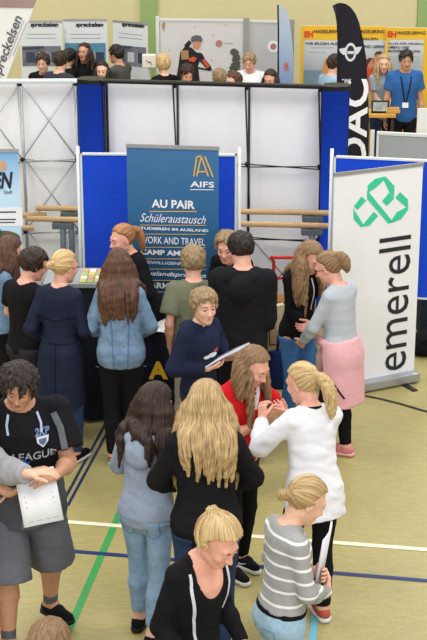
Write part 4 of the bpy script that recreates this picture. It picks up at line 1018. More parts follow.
c_ = P(146, 341, .76); sheet('flyer', 'pale printed flyer flat on the dark table next to the open brochure', 'flyer', (c_[0]-.02, 11.50, .762), .15, .1, 10, flat('flyer_tan', (212, 190, 150)))
# brochure rack board with yellow leaflets, on a high counter at left
ct = thing('brochure_counter', 'grey counter top holding rows of yellow leaflets beside the girl behind the table', 'counter', (0, 0, 0))
q = [P(81, 297, 1.02), P(106, 299, 1.02), P(108, 274, 1.02), P(91, 271, 1.02)]
q[2][1] = max(q[2][1], q[1][1]+.4)
x0, x1 = q[0][0]-.35, q[1][0]+.08; y0, y1 = 11.95, 12.42
MB().box((x0, y0, .98), (x1, y1, 1.02)).build('counter_top', flat('counter_grey', (150, 156, 156)), ct, bevel=.006)
MB().box((x0+.05, y0+.05, 0), (x1-.05, y1-.05, .98)).build('counter_body', flat('counter_dark', (40, 42, 46)), ct)
LYEL = [flat('leaflet_yellow', (206, 196, 96)), flat('leaflet_orange', (206, 160, 110)), flat('leaflet_green', (168, 180, 110)), flat('leaflet_white', (226, 224, 210))]
n_ = 0
for r_ in range(4):
    for k in range(5):
        x = x0+.33+k*.062; y = y0+.07+r_*.1
        if x > x1-.03: continue
        o = sheet('leaflet', '%s leaflet on the grey counter, %s from the left in the %s row' % (('yellow', 'orange', 'green', 'white')[(r_*3+k*2) % 4], ('first', 'second', 'third', 'fourth', 'fifth')[k], ('nearest', 'second nearest', 'third nearest', 'farthest')[r_]), 'leaflet', (x, y, 1.021), .052, .085, random.uniform(-8, 8), LYEL[(r_*3+k*2) % 4], 0, .006, 'leaflets in rows on the grey counter')
#@@PEOPLE
SH_BLK = dict(mat=BLK, sole=RUBK); SH_BW = dict(mat=BLK, sole=RUBW)
def T_(mat, **k): return dict(mat=mat, **k)
# ---- near people
m_polo = fabric('polo_black', (24, 23, 27), .25, 120)
man = person((18, 363), 1.88, R(195), 'm', 1.12, 4, 0, (-16, 20, -3), dict(R=dict(w=P(8, 493, 1.14), f=(-.9, .2, .1), n=(.1, -.5, 1), pole=(1, -.6, -.3)), L=dict(w=P(58, 474, 1.27), f=(-.9, .3, .05), n=(-.1, -.5, -.6), pole=(.5, -.5, -1))),
             ((.14, .12, 0), (-.17, -.25, 35)), 'near', 'young man with dark fringe in a black polo lettered LEAGUE and grey shorts', None, 'skin_tan',
             dict(mat=m_polo, sleeve='short', g=.020, loose=.03, hem=.15, neck=.02, sl=.75, sg=.016), dict(mat=fabric('grey_sweat_shorts', (104, 104, 112), .16, 160), kind='short', lg=.02, g=.015, len=1.10, name='shorts'),
             dict(style='short', mat=hairmat('hair_espresso', (24, 18, 16), (62, 50, 42)), t=.022, fringe=.012, quiff=(.066, .045, .034), qpos=(.008, .060, .062), brow=H_BLACK, tufts=60, tl=1.9, amp=.0035), dict(mat=BLK, sole=RUBK, sock=fabric('grey_sock', (96, 98, 104))), face=True)
GSWEAT = fabric('grey_sweatshirt', (164, 164, 168), .1, 160)
neigh = person((-26, 392), 1.80, R(-100), 'm', 1.0, 10, 0, (0, 25, 0), dict(L=dict(w=P(27, 474, 1.33), f=(.15, .9, .15), n=(0, .1, -1), curl=.3, pole=(.4, -.3, -1)), R=dict(w=P(-20, 500, 1.02), f=(-.1, 1, 0), n=(0, 0, 1), pole=(.6, -.5, -.8))),
             ((.10, .05, 0), (-.10, -.05, 0)), 'near', 'person at the left edge reaching a grey sleeved arm towards the LEAGUE polo', None, 'skin_fair',
             dict(mat=GSWEAT, g=.016, sg=.022, fold=.008), dict(mat=fabric('teal_trousers', (36, 48, 54), .2), lg=.012), dict(style='short', mat=H_BROWN, t=.02), SH_BW)
curly = person((155, 383), 1.61, R(-22), 'f', 1.0, 3, 0, (-24, 14, 0), dict(R=dict(t=(.10, .33, 1.0), pole=(1, -.6, -.5)), L=dict(t=(.12, .30, 1.05), pole=(1, -.6, -.5))),
               ((.08, -.13, -8), (-.09, .05, 5)), 'near', 'girl with long wavy dark brown hair and glasses in pale blue jeans', None, 'skin_fair',
               dict(mat=fabric('bluegrey_jacket', (150, 162, 182), .14, 60), g=.02, hem=-.12, hood=True, name='jacket', fold=.006), dict(mat=DEN_L, lg=.0, low=-.05, g=.009),
               dict(style='long', mat=H_DBROWN, len=.52, n=46, span=112, r=.022, curl=.010, t=.024, seed=3, wisp=.07, spread=.35), SH_BLK, glasses=BLKP)
blonde = person((206, 381), 1.76, R(4), 'f', 1.1, 2, 0, (-6, 20, 0), dict(R=dict(t=(.16, .26, 1.02), pole=(1, -.7, -.3)), L=dict(t=(.16, .26, 1.02), pole=(1, -.7, -.3))),
                ((.09, 0, 0), (-.09, 0, 0)), 'near', 'girl seen from behind with very long blonde hair over a black jumper', None, 'skin_fair',
                dict(mat=BLK2, g=.02, hem=-.13, name='jumper', fold=.005), dict(mat=DEN_D), dict(style='long', mat=H_BLOND2, len=.56, n=64, span=118, r=.020, t=.026, seed=8, wisp=.06, spread=.58), SH_BLK)
redpolo = person((254, 345), 1.64, R(222), 'f', .98, 6, 0, (8, 26, 0), dict(L=dict(w=P(283, 414, 1.16), f=(-.7, .3, .6), n=(0, -.3, .2), pole=(1, -.2, -.8), curl=.7), R=dict(w=P(262, 424, 1.12), f=(-.5, .6, .6), n=(-.4, 0, .6), pole=(1, -.3, -.8), curl=.7)),
                 ((.08, .03, 0), (-.08, -.04, 0)), 'near', 'girl with long dark blond hair in a bright red polo shirt looking down', None, 'skin_rosy',
                 dict(mat=fabric('red_polo', (206, 32, 38), .1, 90), sleeve='short', g=.014, neck=.014, hem=-.14, sl=.7, scoop=(.04, .12, .10)), dict(mat=BLK), dict(style='long', mat=H_LBROWN, len=.26, n=18, span=80, r=.017, t=.014, seed=2, front=((.068, .045, 0, .42, .013), (-.068, .045, 0, .42, .013), (.075, .03, 0, .40, .014), (-.075, .03, 0, .40, .014)), brow=M_BROW),
                 dict(mat=BLK, sole=RUBW, swoosh=WHITE), face=True)
white = person((303, 361), 1.68, R(18), 'f', .95, 8, 0, (34, 14, 0), dict(L=dict(w=P(262, 420, 1.22), f=(-.1, .3, 1), n=(-.7, .3, 0), curl=.8, pole=(.9, -.2, -1)), R=dict(w=P(289, 416, 1.22), f=(-.5, .5, .6), n=(-.6, .2, 0), curl=.8, pole=(1, 0, -.6))),
               ((.08, .0, 0), (-.14, .16, 35)), 'near', 'girl in a loose white long sleeved top with blonde ponytail', None, 'skin_rosy',
               dict(mat=WHITE, g=.014, loose=.018, sg=.012, hem=-.18, flare=.008, fold=.009, name='blouse'), dict(mat=BLK), dict(style='pony', mat=H_BLOND, len=.30, n=12, r=.013, seed=4, tie=(0, -.105, .03)), dict(mat=fabric('coral_shoe', (176, 84, 70)), sole=RUBW))
bun = person((307, 475), 1.64, R(-66), 'f', .96, 4, 0, (-8, 30, 0), dict(L=dict(t=(.06, .22, 1.10), f=(-.9, .25, .2), n=(0, -.9, .2), curl=.6, pole=(1, -.4, -1)), R=dict(t=(.04, .25, 1.02), f=(-.8, .5, .2), n=(0, -.9, .2), curl=.6, pole=(1, -.9, -.8))),
             ((.09, 0, 0), (-.09, 0, 0)), 'near', 'girl with a low bun in a grey jumper with white stripes and pale jeans', None, 'skin_fair',
             dict(mat=stripes('grey_white_stripes', (160, 160, 158), (236, 236, 234), .072, .014, .02), g=.014, hem=.045, name='jumper', neck=.01), dict(mat=DEN_P, belt=BLK, rise=.04, g=.012), dict(style='bun', mat=H_BLOND2, t=.012, tie=(0, -.11, -.02), bun=.032, pole=(0, -1, 0)), SH_BLK, face=True)
topknot = person((218, 514), 1.73, R(-138), 'f', 1.0, 12, 0, (6, 28, 0), dict(R=dict(t=(.16, .22, .96)), L=dict(t=(.16, .22, .96))),
                 ((.09, 0, 0), (-.09, 0, 0)), 'near', 'blonde girl with messy high bun in a black scoop necked top', None, 'skin_rosy',
                 dict(mat=BLK, g=.012, hem=-.14, scoop=(.085, .09, .15), neck=.02), dict(mat=BLK), dict(style='bun', mat=H_BLOND, t=.028, tie=(0, -.085, .085), bun=.030, pole=(0, -.6, .8), seed=2, amp=.004), SH_BLK, face=True)
bottom_p = person((49, 618), 1.60, R(-20), 'f', 1.0, 0, 0, (0, 10, 0), {}, ((.09, 0, 0), (-.09, 0, 0)), 'near', 'person whose light brown hair top shows at the bottom edge', None, 'skin_fair',
                  dict(mat=WHITE, g=.014), dict(mat=DEN_D), dict(style='long', mat=H_LBROWN, t=.014, len=.3, n=18), SH_BLK)
FLOR = fabric('patterned_blouse', (206, 210, 206), .35, 40, .9, .1, 25)
corner_p = person((-30, 592), 1.66, R(-60), 'f', 1.0, 0, 0, (0, 10, 0), {}, ((.09, 0, 0), (-.09, 0, 0)), 'near', 'person in a pale patterned blouse cut off by the bottom left corner', None, 'skin_fair',
                  dict(mat=FLOR, g=.016), dict(mat=DEN_D), dict(style='long', mat=H_BROWN, t=.014, len=.3, n=16), SH_BLK)
# ---- around the booth table
BOOKY = dict(R=dict(t=(.13, .28, 1.05), pole=(1, -.6, -.5)), L=dict(t=(.13, .28, 1.05), pole=(1, -.6, -.5)))
p_a = person((9, 235), 1.57, R(-62), 'f', .92, 3, 0, (0, 22, 0), BOOKY, ((.09, 0, 0), (-.09, 0, 0)), 'mid', 'girl with long straight brown hair and denim jacket at the left edge', None, 'skin_rosy',
             dict(mat=DEN_J, g=.018, hem=-.1, name='jacket'), dict(mat=BLK), dict(style='long', mat=H_BROWN, len=.38, n=20, span=100, r=.017, t=.014), SH_BLK)
p_b = person((33, 247), 1.62, R(-35), 'm', .95, 3, 0, (-30, 16, 0), BOOKY, ((.09, 0, 0), (-.09, 0, 0)), 'mid', 'boy with short dark hair, glasses and a plain black shirt', None, 'skin_rosy',
             dict(mat=BLK, g=.014, sleeve='short', hem=-.08), dict(mat=fabric('black_denim', (42, 42, 48), .3)), dict(style='short', mat=H_DBROWN, t=.012), SH_BLK, glasses=BLKP)
COAT = fabric('navy_trench', (28, 34, 54), .2, 70, .7)
p_c = person((64, 249), 1.69, R(-12), 'f', .90, 2, 0, (-38, 12, 0), dict(R=dict(t=(.16, .22, 1.02)), L=dict(t=(.2, .14, .98))), ((.09, 0, -20), (-.09, .06, 0)), 'mid', 'blonde woman with glasses and low bun in a dark navy trench coat', None, 'skin_rosy',
             dict(mat=COAT, g=.020, hem=-.42, flare=.018, name='coat', hood=False), dict(mat=DEN_D, lg=.004), dict(style='bun', mat=H_BLOND, t=.014, tie=(0, -.11, .005), bun=.034, pole=(0, -1, 0)), SH_BW, glasses=BLKP)
p_d = person((122, 223), 1.60, R(112), 'f', 1.0, 17, 0, (8, 4, 0), dict(R=dict(t=(.18, .28, .95)), L=dict(t=(.18, .28, .98))), ((.09, 0, 0), (-.09, 0, 0)), 'mid', 'ginger girl with ponytail in a black top standing behind the table', None, 'skin_rosy',
             dict(mat=BLK, g=.016, hem=-.12), dict(mat=BLK), dict(style='pony', mat=H_GING, len=.26, n=9, r=.012, tie=(0, -.10, .05)), SH_BLK, face=True)
p_e = person((118, 247), 1.71, R(2), 'f', .93, 3, 0, (10, 12, 0), dict(R=dict(t=(.15, .22, 1.0), pole=(.7, -.8, -.4)), L=dict(t=(.15, .22, 1.0), pole=(.7, -.8, -.4))), ((.09, .0, 0), (-.07, -.02, 0)), 'mid', 'girl with long straight brown hair in a light denim jacket seen from behind', None, 'skin_fair',
             dict(mat=DEN_J, g=.020, hem=-.11, loose=.018, name='jacket', fold=.006), dict(mat=BLK, g=.014), dict(style='long', mat=H_BROWN, len=.50, n=46, span=100, r=.017, t=.012, seed=6, spread=.24, wisp=.04), dict(mat=fabric('sand_sneaker', (126, 116, 96), .4, 30), sole=RUBW))
p_f = person((193, 245), 1.62, R(4), 'm', .90, 4, 0, (0, 10, 0), dict(R=dict(t=(.17, .18, .98)), L=dict(t=(.20, .05, .90))), ((.09, 0, 0), (-.09, 0, 0)), 'mid', 'boy with sandy hair in an olive green T-shirt and beige trousers', None, 'skin_rosy',
             dict(mat=OLIVE, g=.018, loose=.015, sleeve='short', hem=-.14, sg=.016, sl=.72), dict(mat=BEIGE, lg=.012), dict(style='short', mat=H_SAND, t=.013), SH_BLK)
p_g = person((227, 231), 1.60, R(160), 'f', 1.0, 32, 0, (4, 2, 0), dict(R=dict(t=(.18, .36, .92)), L=dict(t=(.18, .40, .90))), ((.09, 0, 0), (-.09, 0, 0)), 'mid', 'short haired blond woman in black leaning over the table', None, 'skin_rosy',
             dict(mat=BLK, g=.016, hem=-.12, sleeve='short'), dict(mat=BLK), dict(style='short', mat=H_SAND, t=.02, ears=False), SH_BLK, face=True)
p_h = person((241, 231), 1.84, R(-6), 'm', .97, 2, 0, (26, 14, 0), dict(R=dict(t=(.13, .22, .96), pole=(.2, -1, -.5)), L=dict(t=(.13, .22, .96), pole=(.2, -1, -.5))), ((.10, 0, 0), (-.10, 0, 0)), 'mid', 'tall dark haired boy in a black hooded sweatshirt seen from behind', None, 'skin_rosy',
             dict(mat=BLK2, g=.028, sg=.012, hem=-.14, hood=True, name='hoodie', fold=.007), dict(mat=BLK, lg=.012), dict(style='short', mat=H_BLACK, t=.011), SH_BLK)
p_i = person((204, 287), 1.58, R(-132), 'm', .86, 2, 0, (-24, 4, 0), dict(L=dict(w=P(226, 358, 1.0), f=(.1, .9, .2), n=(-.2, -.2, 1), pole=(.8, -.6, -.6)), R=dict(w=P(206, 369, 1.0), f=(-.9, .6, .15), n=(-.1, -.3, 1), pole=(.9, -.6, -.8))),
             ((.09, 0, 0), (-.09, 0, 0)), 'mid', 'boy in a navy hoodie turned to the right holding an open booklet', None, 'skin_fair',
             dict(mat=NAVY2, g=.022, sg=.008, hem=-.12, hood=True, name='hoodie', fold=.006), dict(mat=fabric('dark_trousers', (40, 42, 52))), dict(style='short', mat=H_SAND, t=.009, tufts=70, tl=1.4, quiff=(.05, .03, .018), qpos=(.01, .07, .085), brow=M_BROW), SH_BLK, face=True)
p_j = person((311, 240), 1.66, R(-148), 'f', .88, 6, 0, (8, 28, 0), dict(L=dict(t=(.08, .26, 1.12), pole=(1, -.4, -1)), R=dict(t=(.03, .24, .96))), ((.08, 0, 0), (-.08, .05, 0)), 'mid', 'girl with very long light brown hair looking down, in black vest and jeans', None, 'skin_rosy',
             dict(mat=BLK, g=.014, hem=-.12), dict(mat=fabric('denim_mid', (66, 112, 168), .2, 45, .85, .3)), dict(style='long', mat=H_LBROWN, len=.40, n=22, span=105, r=.019, t=.016, front=((.07, .04, 0, .45, .015), (-.07, .04, 0, .45, .015)), brow=M_BROW), SH_BLK, face=True)
p_k = person((329, 250), 1.67, R(48), 'f', .93, 5, 0, (18, 22, 0), dict(L=dict(t=(.10, .30, .96), pole=(1, -.5, -.6)), R=dict(t=(.06, .32, 1.05), pole=(1, -.5, -.8))), ((.07, -.02, 20), (-.09, .06, 10)), 'mid', 'girl in grey jumper with a pink jacket tied around her waist', None, 'skin_rosy',
             dict(mat=fabric('pale_grey_jumper', (178, 184, 192), .08, 140), g=.018, hem=.05, name='jumper', loose=.006, fold=.005), dict(mat=BLK, g=.008), dict(style='pony', mat=H_LBROWN, len=.16, n=9, r=.017, curl=.01, tie=(0, -.095, .06)), dict(mat=fabric('pink_sneaker', (206, 130, 130)), sole=fabric('pink_sole', (226, 170, 165))), glasses=BLKP)
# ---- far people behind the pop-up walls
HANG = {}
FRONT = dict(R=dict(t=(.05, .24, .95)), L=dict(t=(.05, .24, .98)))
def far(at, h, rz, sex, lab, topm, hair, skin='skin_fair', head=(0, 6, 0), arms=None, botm=None, **k):
    return person(at, h, R(rz), sex, k.pop('w', 1.0), k.pop('lean', 0), 0, head, arms or {}, ((.10, 0, 0), (-.10, 0, 0)), 'far', lab, None, skin, dict(mat=topm, g=.018, **k.pop('topk', {})), dict(mat=botm or DEN_D), hair, SH_BLK, face=k.pop('face', True), **k)
SHIRTW = fabric('white_uniform_shirt', (232, 234, 238), .04)
far((42.5, 53), 1.68, 170, 'm', 'boy with short dark curls in a black hoodie behind the left pop-up wall', BLK, dict(style='short', mat=H_DBROWN, t=.024), topk=dict(hood=True))
far((61, 51), 1.79, -30, 'm', 'boy in dark grey jacket seen from behind, in front of the blue photo roll-up', fabric('charcoal_jacket', (56, 58, 68), .2), dict(style='short', mat=H_DBROWN, t=.02), face=False)
far((69.5, 48.5), 1.62, -50, 'm', 'half hidden dark haired boy behind the boy in dark grey', BLK, dict(style='short', mat=H_BLACK, t=.02), face=False)
far((84, 42), 1.74, 170, 'f', 'woman with long dark hair in a black polo before the blue photo roll-up', BLK, dict(style='long', mat=H_DBROWN, len=.30, n=16, t=.014, front=((.07, .04, 0, .3, .015), (-.07, .04, 0, .3, .015))), 'skin_tan', head=(-10, 0, 0))
far((102, 60.5), 1.60, 175, 'f', 'girl with dark hair whose face shows low behind the pop-up wall', BLK, dict(style='long', mat=H_BLACK, len=.28, n=16, t=.014, front=((.07, .04, 0, .3, .015), (-.07, .04, 0, .3, .015))), 'skin_fair')
far((116, 44.5), 1.74, 60, 'm', 'man in an olive grey jumper turned left beside the low girl', fabric('olive_grey_jumper', (78, 78, 74), .15), dict(style='short', mat=H_BLACK, t=.018), 'skin_tan', arms=FRONT)
far((163, 54), 1.68, 20, 'f', 'curly blonde person in black with back turned near the cyclist picture', BLK, dict(style='short', mat=H_BLOND, t=.026, ears=False), face=False)
far((187, 64), 1.58, 195, 'm', 'dark haired boy in front of the cyclist picture looking down', BLK, dict(style='short', mat=H_DBROWN, t=.022), 'skin_rosy', head=(0, 24, 0))
umn = far((249.5, 52), 1.74, 165, 'm', 'man in a white uniform shirt with black shoulder straps', SHIRTW, dict(style='short', mat=H_SAND, t=.012), 'skin_rosy', head=(0, 18, 0), topk=dict(sleeve='short'))
far((219, 68.5), 1.44, 30, 'f', 'light brown haired person low behind the wall, left of the uniformed man', BLK, dict(style='short', mat=H_SAND, t=.02, ears=False), face=False)
far((234, 71.5), 1.54, 120, 'f', 'brown haired girl beside the uniformed man, only her head showing', BLK, dict(style='short', mat=H_BROWN, t=.016, ears=False))
far((270.5, 68.5), 1.58, 155, 'f', 'dark haired girl low behind the wall, right of the uniformed man', BLK, dict(style='long', mat=H_DBROWN, len=.25, n=14, t=.014), 'skin_rosy', head=(0, 20, 0))
far((335.5, 54), 1.76, -60, 'm', 'person in pale blue shirt half hidden by the black flag', fabric('pale_blue_shirt', (150, 178, 200), .08), dict(style='short', mat=H_DBROWN, t=.018), face=False, topk=dict(sleeve='short'))
fw_ = far((384, 53.5), 1.67, 200, 'f', 'young woman with wavy blond hair and grey T-shirt at the wood table', fabric('heather_tee', (148, 158, 164), .1), dict(style='long', mat=H_BLOND2, len=.28, n=16, t=.016, curl=.008, front=((.07, .04, 0, .3, .016), (-.07, .04, 0, .3, .016))), 'skin_fair', head=(-20, 4, 0), arms=FRONT, topk=dict(sleeve='short'))
fm_ = far((406.5, 50), 1.83, 182, 'm', 'young man in a blue T-shirt with a lanyard badge at the wood table', fabric('blue_tee', (52, 98, 160), .12), dict(style='short', mat=H_BLACK, t=.022), 'skin_tan', botm=BLK, topk=dict(sleeve='short'))
#@@DETAILS
# ------------------------------------------------------------------ clothing details
def strip(pts, wd, n=24):
    """a ribbon through 2D points, finely divided, as V2, F2"""
    pts = np.array(pts, float); seg = np.r_[0, np.cumsum(np.linalg.norm(np.diff(pts, axis=0), axis=1))]; tt = np.linspace(0, seg[-1], n)
    q = np.stack([np.interp(tt, seg, pts[:, 0]), np.interp(tt, seg, pts[:, 1])], 1); d = np.gradient(q, axis=0); d /= np.linalg.norm(d, axis=1)[:, None]; nn = np.stack([-d[:, 1], d[:, 0]], 1)
    V = []
    for a, b in zip(q, nn): V += [tuple(a-b*wd/2)+(0,), tuple(a)+(.0,), tuple(a+b*wd/2)+(0,)]
    F = [(3*i+j, 3*i+3+j, 3*i+4+j, 3*i+1+j) for i in range(n-1) for j in (0, 1)]
    return V, F
def disc(cx, cy, rx, ry, n=20, rings=3):
    V = [(cx, cy, 0)]; F = []
    for r_ in range(1, rings+1):
        for k in range(n): V.append((cx+rx*r_/rings*math.cos(2*PI*k/n), cy+ry*r_/rings*math.sin(2*PI*k/n), 0))
    F += [(0, 1+k, 1+(k+1) % n) for k in range(n)]
    for r_ in range(rings-1): F += [(1+r_*n+k, 1+(r_+1)*n+k, 1+(r_+1)*n+(k+1) % n, 1+r_*n+(k+1) % n) for k in range(n)]
    return V, F
def solid(o, th=.003):
    m = o.modifiers.new('thick', 'SOLIDIFY'); m.thickness = th; m.offset = 1; return o
def front(pr, z):                       # origin and axes of a plane facing the chest (front) at torso height z
    return pr['tl'](0, 0, z), pr['Rt']@np.array([-1., 0, 0]), pr['Rt']@np.array([0, 0, 1.])
def back(pr, z): return pr['tl'](0, 0, z), pr['Rt']@np.array([1., 0, 0]), pr['Rt']@np.array([0, 0, 1.])
# man: grey long shirt below the polo, print, crest, collar edge, strap
INKW = flat('print_white', (216, 220, 226)); CRB = flat('crest_blue', (44, 92, 200)); CRL = flat('crest_pale', (150, 172, 214)); GMEL = fabric('charcoal_melange', (80, 80, 86), .16, 160)
man['layer']('undershirt', GMEL, -.15, .24, .055, .040, .008)
o, ux, uy = front(man, .26)
V, F = text_mesh('LEAGUE', .070, .001); V[:, 0] += .045; V[:, 1] += .012; on_cloth('lettering', man, V*[1, 1, 0], F, o, ux, uy, INKW, lift=.006)
V, F = text_mesh('2KP', .05, .002, .2); V[:, 0] += .095; V[:, 1] += .15; on_cloth('crest_lettering', man, V*[1, 1, 0], F, o, ux, uy, CRL, lift=.006)
sh_pts = [(.06, .145), (.135, .145), (.13, .11), (.098, .08), (.065, .11)]
V = [(x, y, 0) for x, y in sh_pts]+[(.098, .115, 0)]; on_cloth('shield', man, V, [(i, (i+1) % 5, 5) for i in range(5)], o, ux, uy, INKW, lift=.007)
V = [((x-.098)*.62+.098, (y-.115)*.62+.113, 0) for x, y in sh_pts]+[(.098, .113, 0)]; on_cloth('shield', man, V, [(i, (i+1) % 5, 5) for i in range(5)], o, ux, uy, fabric('shield_grey', (96, 110, 150), .3), lift=.010)
def jag(cx, cy, rx, ry, n, sd_):
    r_ = random.Random(sd_); V = [(cx, cy, 0)]+[(cx+rx*(1 if k % 2 else .62)*r_.uniform(.85, 1.1)*math.cos(2*PI*k/n), cy+ry*(1 if k % 2 else .62)*r_.uniform(.85, 1.1)*math.sin(2*PI*k/n), 0) for k in range(n)]
    return V, [(0, 1+k, 1+(k+1) % n) for k in range(n)]
for cx, cy, rx, ry, n_, mt, lf in ((-.03, -.01, .062, .042, 18, CRB, .010), (-.04, -.045, .045, .024, 14, INKW, .014), (-.12, -.03, .026, .018, 12, CRL, .010)):
    V, F = jag(cx, cy, rx, ry, n_, 3); on_cloth('crest', man, V, F, o, ux, uy, mt, lift=lf)
for e in (1, -1):
    V, F = strip([(e*.080, .26), (e*.096, .21), (e*.094, .165)], .012); solid(on_cloth('collar_stripe', man, V, F, o, ux, uy, fabric('stripe_pale_blue', (176, 190, 214), .1), lift=.008))
V, F = strip([(.175, .24), (.205, .17), (.215, .08), (.225, .01)], .036); solid(on_cloth('backpack_strap', man, V, F, o, ux, uy, fabric('strap_grey', (96, 100, 104), .2, 120), lift=.008), .006)
for e in (1, -1):
    oo = man['tl'](e*.02, .14, -.02)
    MB().tube([oo, oo+np.array([e*.004, .02, -.06]), oo+np.array([e*.012, .02, -.13])], .004, 6).build('drawstring', fabric('cord_grey', (150, 150, 152)), man['bottom'], True)
# red polo: white collar; white blouse: black neck band; leaning woman: gold print; navy hoodie: print
o, ux, uy = front(redpolo, .36)
V, F = strip([(-.07, .12), (-.01, .03), (.0, .0)], .03); solid(on_cloth('collar', redpolo, V, F, o, ux, uy, WHITE, lift=.006)); V, F = strip([(.07, .12), (.01, .03), (.0, .0)], .03); solid(on_cloth('collar', redpolo, V, F, o, ux, uy, WHITE, lift=.006))
V, F = disc(.09, -.04, .022, .008); on_cloth('badge', redpolo, V, F, o, ux, uy, INKW, lift=.006)
for pr, mt, rr, zz in ((white, BLK, .068, .517),):
    m = MB(); m.tube([pr['tl'](rr*math.cos(t_), rr*.95*math.sin(t_)-.005, zz+.012*-math.sin(t_)) for t_ in np.linspace(0, 2*PI, 25)], .008, 6, cap=False); m.build('neck_band', mt, pr['top'], True)
o, ux, uy = front(p_g, .34); V, F = text_mesh('AIFS', .07, .003); V[:, 1] -= .03; on_cloth('lettering', p_g, V*[1, 1, 0], F, o, ux, uy, GOLD, lift=.006)
o, ux, uy = front(p_i, .30)
for (a, b_, c2, d2), mt in (((.0, -.01, .045, .018), INKW), ((.03, .02, .025, .014), flat('print_red', (196, 60, 66))), ((-.05, -.02, .028, .014), INKW)):
    V, F = disc(a, b_, c2, d2); on_cloth('chest_print', p_i, V, F, o, ux, uy, mt, lift=.006)
# denim jacket seams, yoke and hem on the back
SEAM = fabric('denim_seam', (86, 116, 150), .2, 80)
o, ux, uy = back(p_e, .2)
for pts in ([(-.16, .13), (.0, .11), (.16, .13)], [(-.07, .12), (-.05, -.30)], [(.07, .12), (.05, -.30)], [(-.19, -.315), (0, -.32), (.19, -.315)]):
    V, F = strip(pts, .007); solid(on_cloth('seam', p_e, V, F, o, ux, uy, SEAM, lift=.002), .003)
# coat: yoke and belt
o, ux, uy = back(p_c, .2); CSEAM = fabric('coat_seam', (20, 25, 42))
V, F = strip([(-.16, .10), (0, .07), (.16, .10)], .01); solid(on_cloth('yoke', p_c, V, F, o, ux, uy, CSEAM, lift=.002), .004)
V, F = strip([(-.19, -.08), (0, -.085), (.19, -.08)], .035); solid(on_cloth('belt', p_c, V, F, o, ux, uy, COAT, lift=.003), .006)
V, F = strip([(0, -.1), (0, -.55)], .006); solid(on_cloth('back_seam', p_c, V, F, o, ux, uy, CSEAM, lift=.002), .003)
# pockets on the jeans of the two near girls
for pr, mt in ((curly, fabric('jeans_seam', (104, 134, 164))), (bun, fabric('jeans_seam_pale', (124, 158, 182)))):
    o = pr['pel']; ux = np.array([1., 0, 0]); uy = np.array([0, 0, 1.])
    for e in (1, -1):
        V, F = strip([(e*.04, -.04), (e*.125, -.03), (e*.12, -.13), (e*.085, -.16), (e*.045, -.14), (e*.04, -.04)], .005, 40); solid(on_cloth('pocket_seam', pr, V, F, o, ux, uy, mt, 'botVF', .001, pr['bottom']), .002)
# pink jacket tied round the waist
def kcut(q): return np.where(q[:, 2] < .05, (q[:, 1]-.05), -1.)*.8
kj, kvf = p_k['layer']('tied_jacket', PINK, -.45, .10, .036, .038, .010, kcut)
m = MB(); tlk = p_k['tl']; m.tube([tlk(-.16, .02, .08), tlk(-.10, .13, .07), tlk(0, .16, .05), tlk(.02, .17, -.05), tlk(.03, .16, -.22)], [.03, .03, .028, .03, .022], 10); m.tube([tlk(.16, .02, .08), tlk(.10, .13, .07), tlk(-.01, .16, .05), tlk(-.05, .17, -.05), tlk(-.06, .16, -.20)], [.03, .03, .028, .03, .022], 10)
m.build('tied_sleeves', PINK, kj, True)
o = p_k['pel']; ux = nrm(p_k['w2l'](p_k['loc']+np.array([1., 0, 0]))); uy = np.array([0, 0, 1.])
V, F = strip([(-.06, -.22), (.02, -.33)], .014); p_ = dict(p_k); p_['kv'] = kvf
solid(on_cloth('zip_pull', p_, V, F, o, ux, uy, BLK, 'kv', .008, kj), .004)
# scoop-neck girl: straps and pendant
o, ux, uy = front(topknot, .30)
for pts in ([(-.115, .19), (-.12, .1), (-.09, -.05), (-.05, -.25)], [(.10, .17), (.10, .08), (.09, -.05)]):
    V, F = strip(pts, .013); solid(on_cloth('bag_strap', topknot, V, F, o, ux, uy, fabric('strap_white', (205, 208, 220), .05), lift=.006), .004)
# striped jumper: none further.  light-brown haired girl: pale cord and phone pouch
o, ux, uy = front(p_j, .30)
V, F = strip([(.03, .16), (.04, .05), (.035, -.1)], .010); solid(on_cloth('neck_cord', p_j, V, F, o, ux, uy, fabric('cord_white', (214, 214, 220)), lift=.006), .003)
# man in uniform: shoulder straps; man in blue: lanyard
# ------------------------------------------------------------------ things people hold
def held(name, label, cat, c, ux, uy, w_, h_, mat, th=.003, group=None, build=None):
    t = thing(name, label, cat, tuple(c), 0, group); ux = nrm(ux); uy = nrm(np.array(uy)-ux*(np.array(uy)@ux)); nn = np.cross(ux, uy); M_ = np.stack([ux, uy, nn], 1)
    n = 8; V = []
    for k in (0, 1):
        for i in range(n+1):
            for j in (0, 1): V.append(M_@np.array([(i/n-.5)*w_, (j-.5)*h_, k*th+.012*math.sin(i/n*PI)]))
    F = []
    for i in range(n):
        a = 2*i; F += [(a, a+1, a+3, a+2), (2*(n+1)+a, 2*(n+1)+a+2, 2*(n+1)+a+3, 2*(n+1)+a+1), (a, a+2, 2*(n+1)+a+2, 2*(n+1)+a), (a+1, 2*(n+1)+a+1, 2*(n+1)+a+3, a+3)]
    F += [(0, 2*(n+1), 2*(n+1)+1, 1), (2*n, 2*n+1, 2*(n+1)+2*n+1, 2*(n+1)+2*n)]
    mk('page', V, F, mat, t)
    return t, M_
hR = np.array(man['hands'][1]); 
pc = P(39, 497, 1.15)
t, M_ = held('worksheet', 'white printed sheet held against the grey shirt of the LEAGUE polo man', 'paper', pc, [1, .15, .16], [-.12, .45, .85], .22, .30, PAPER)
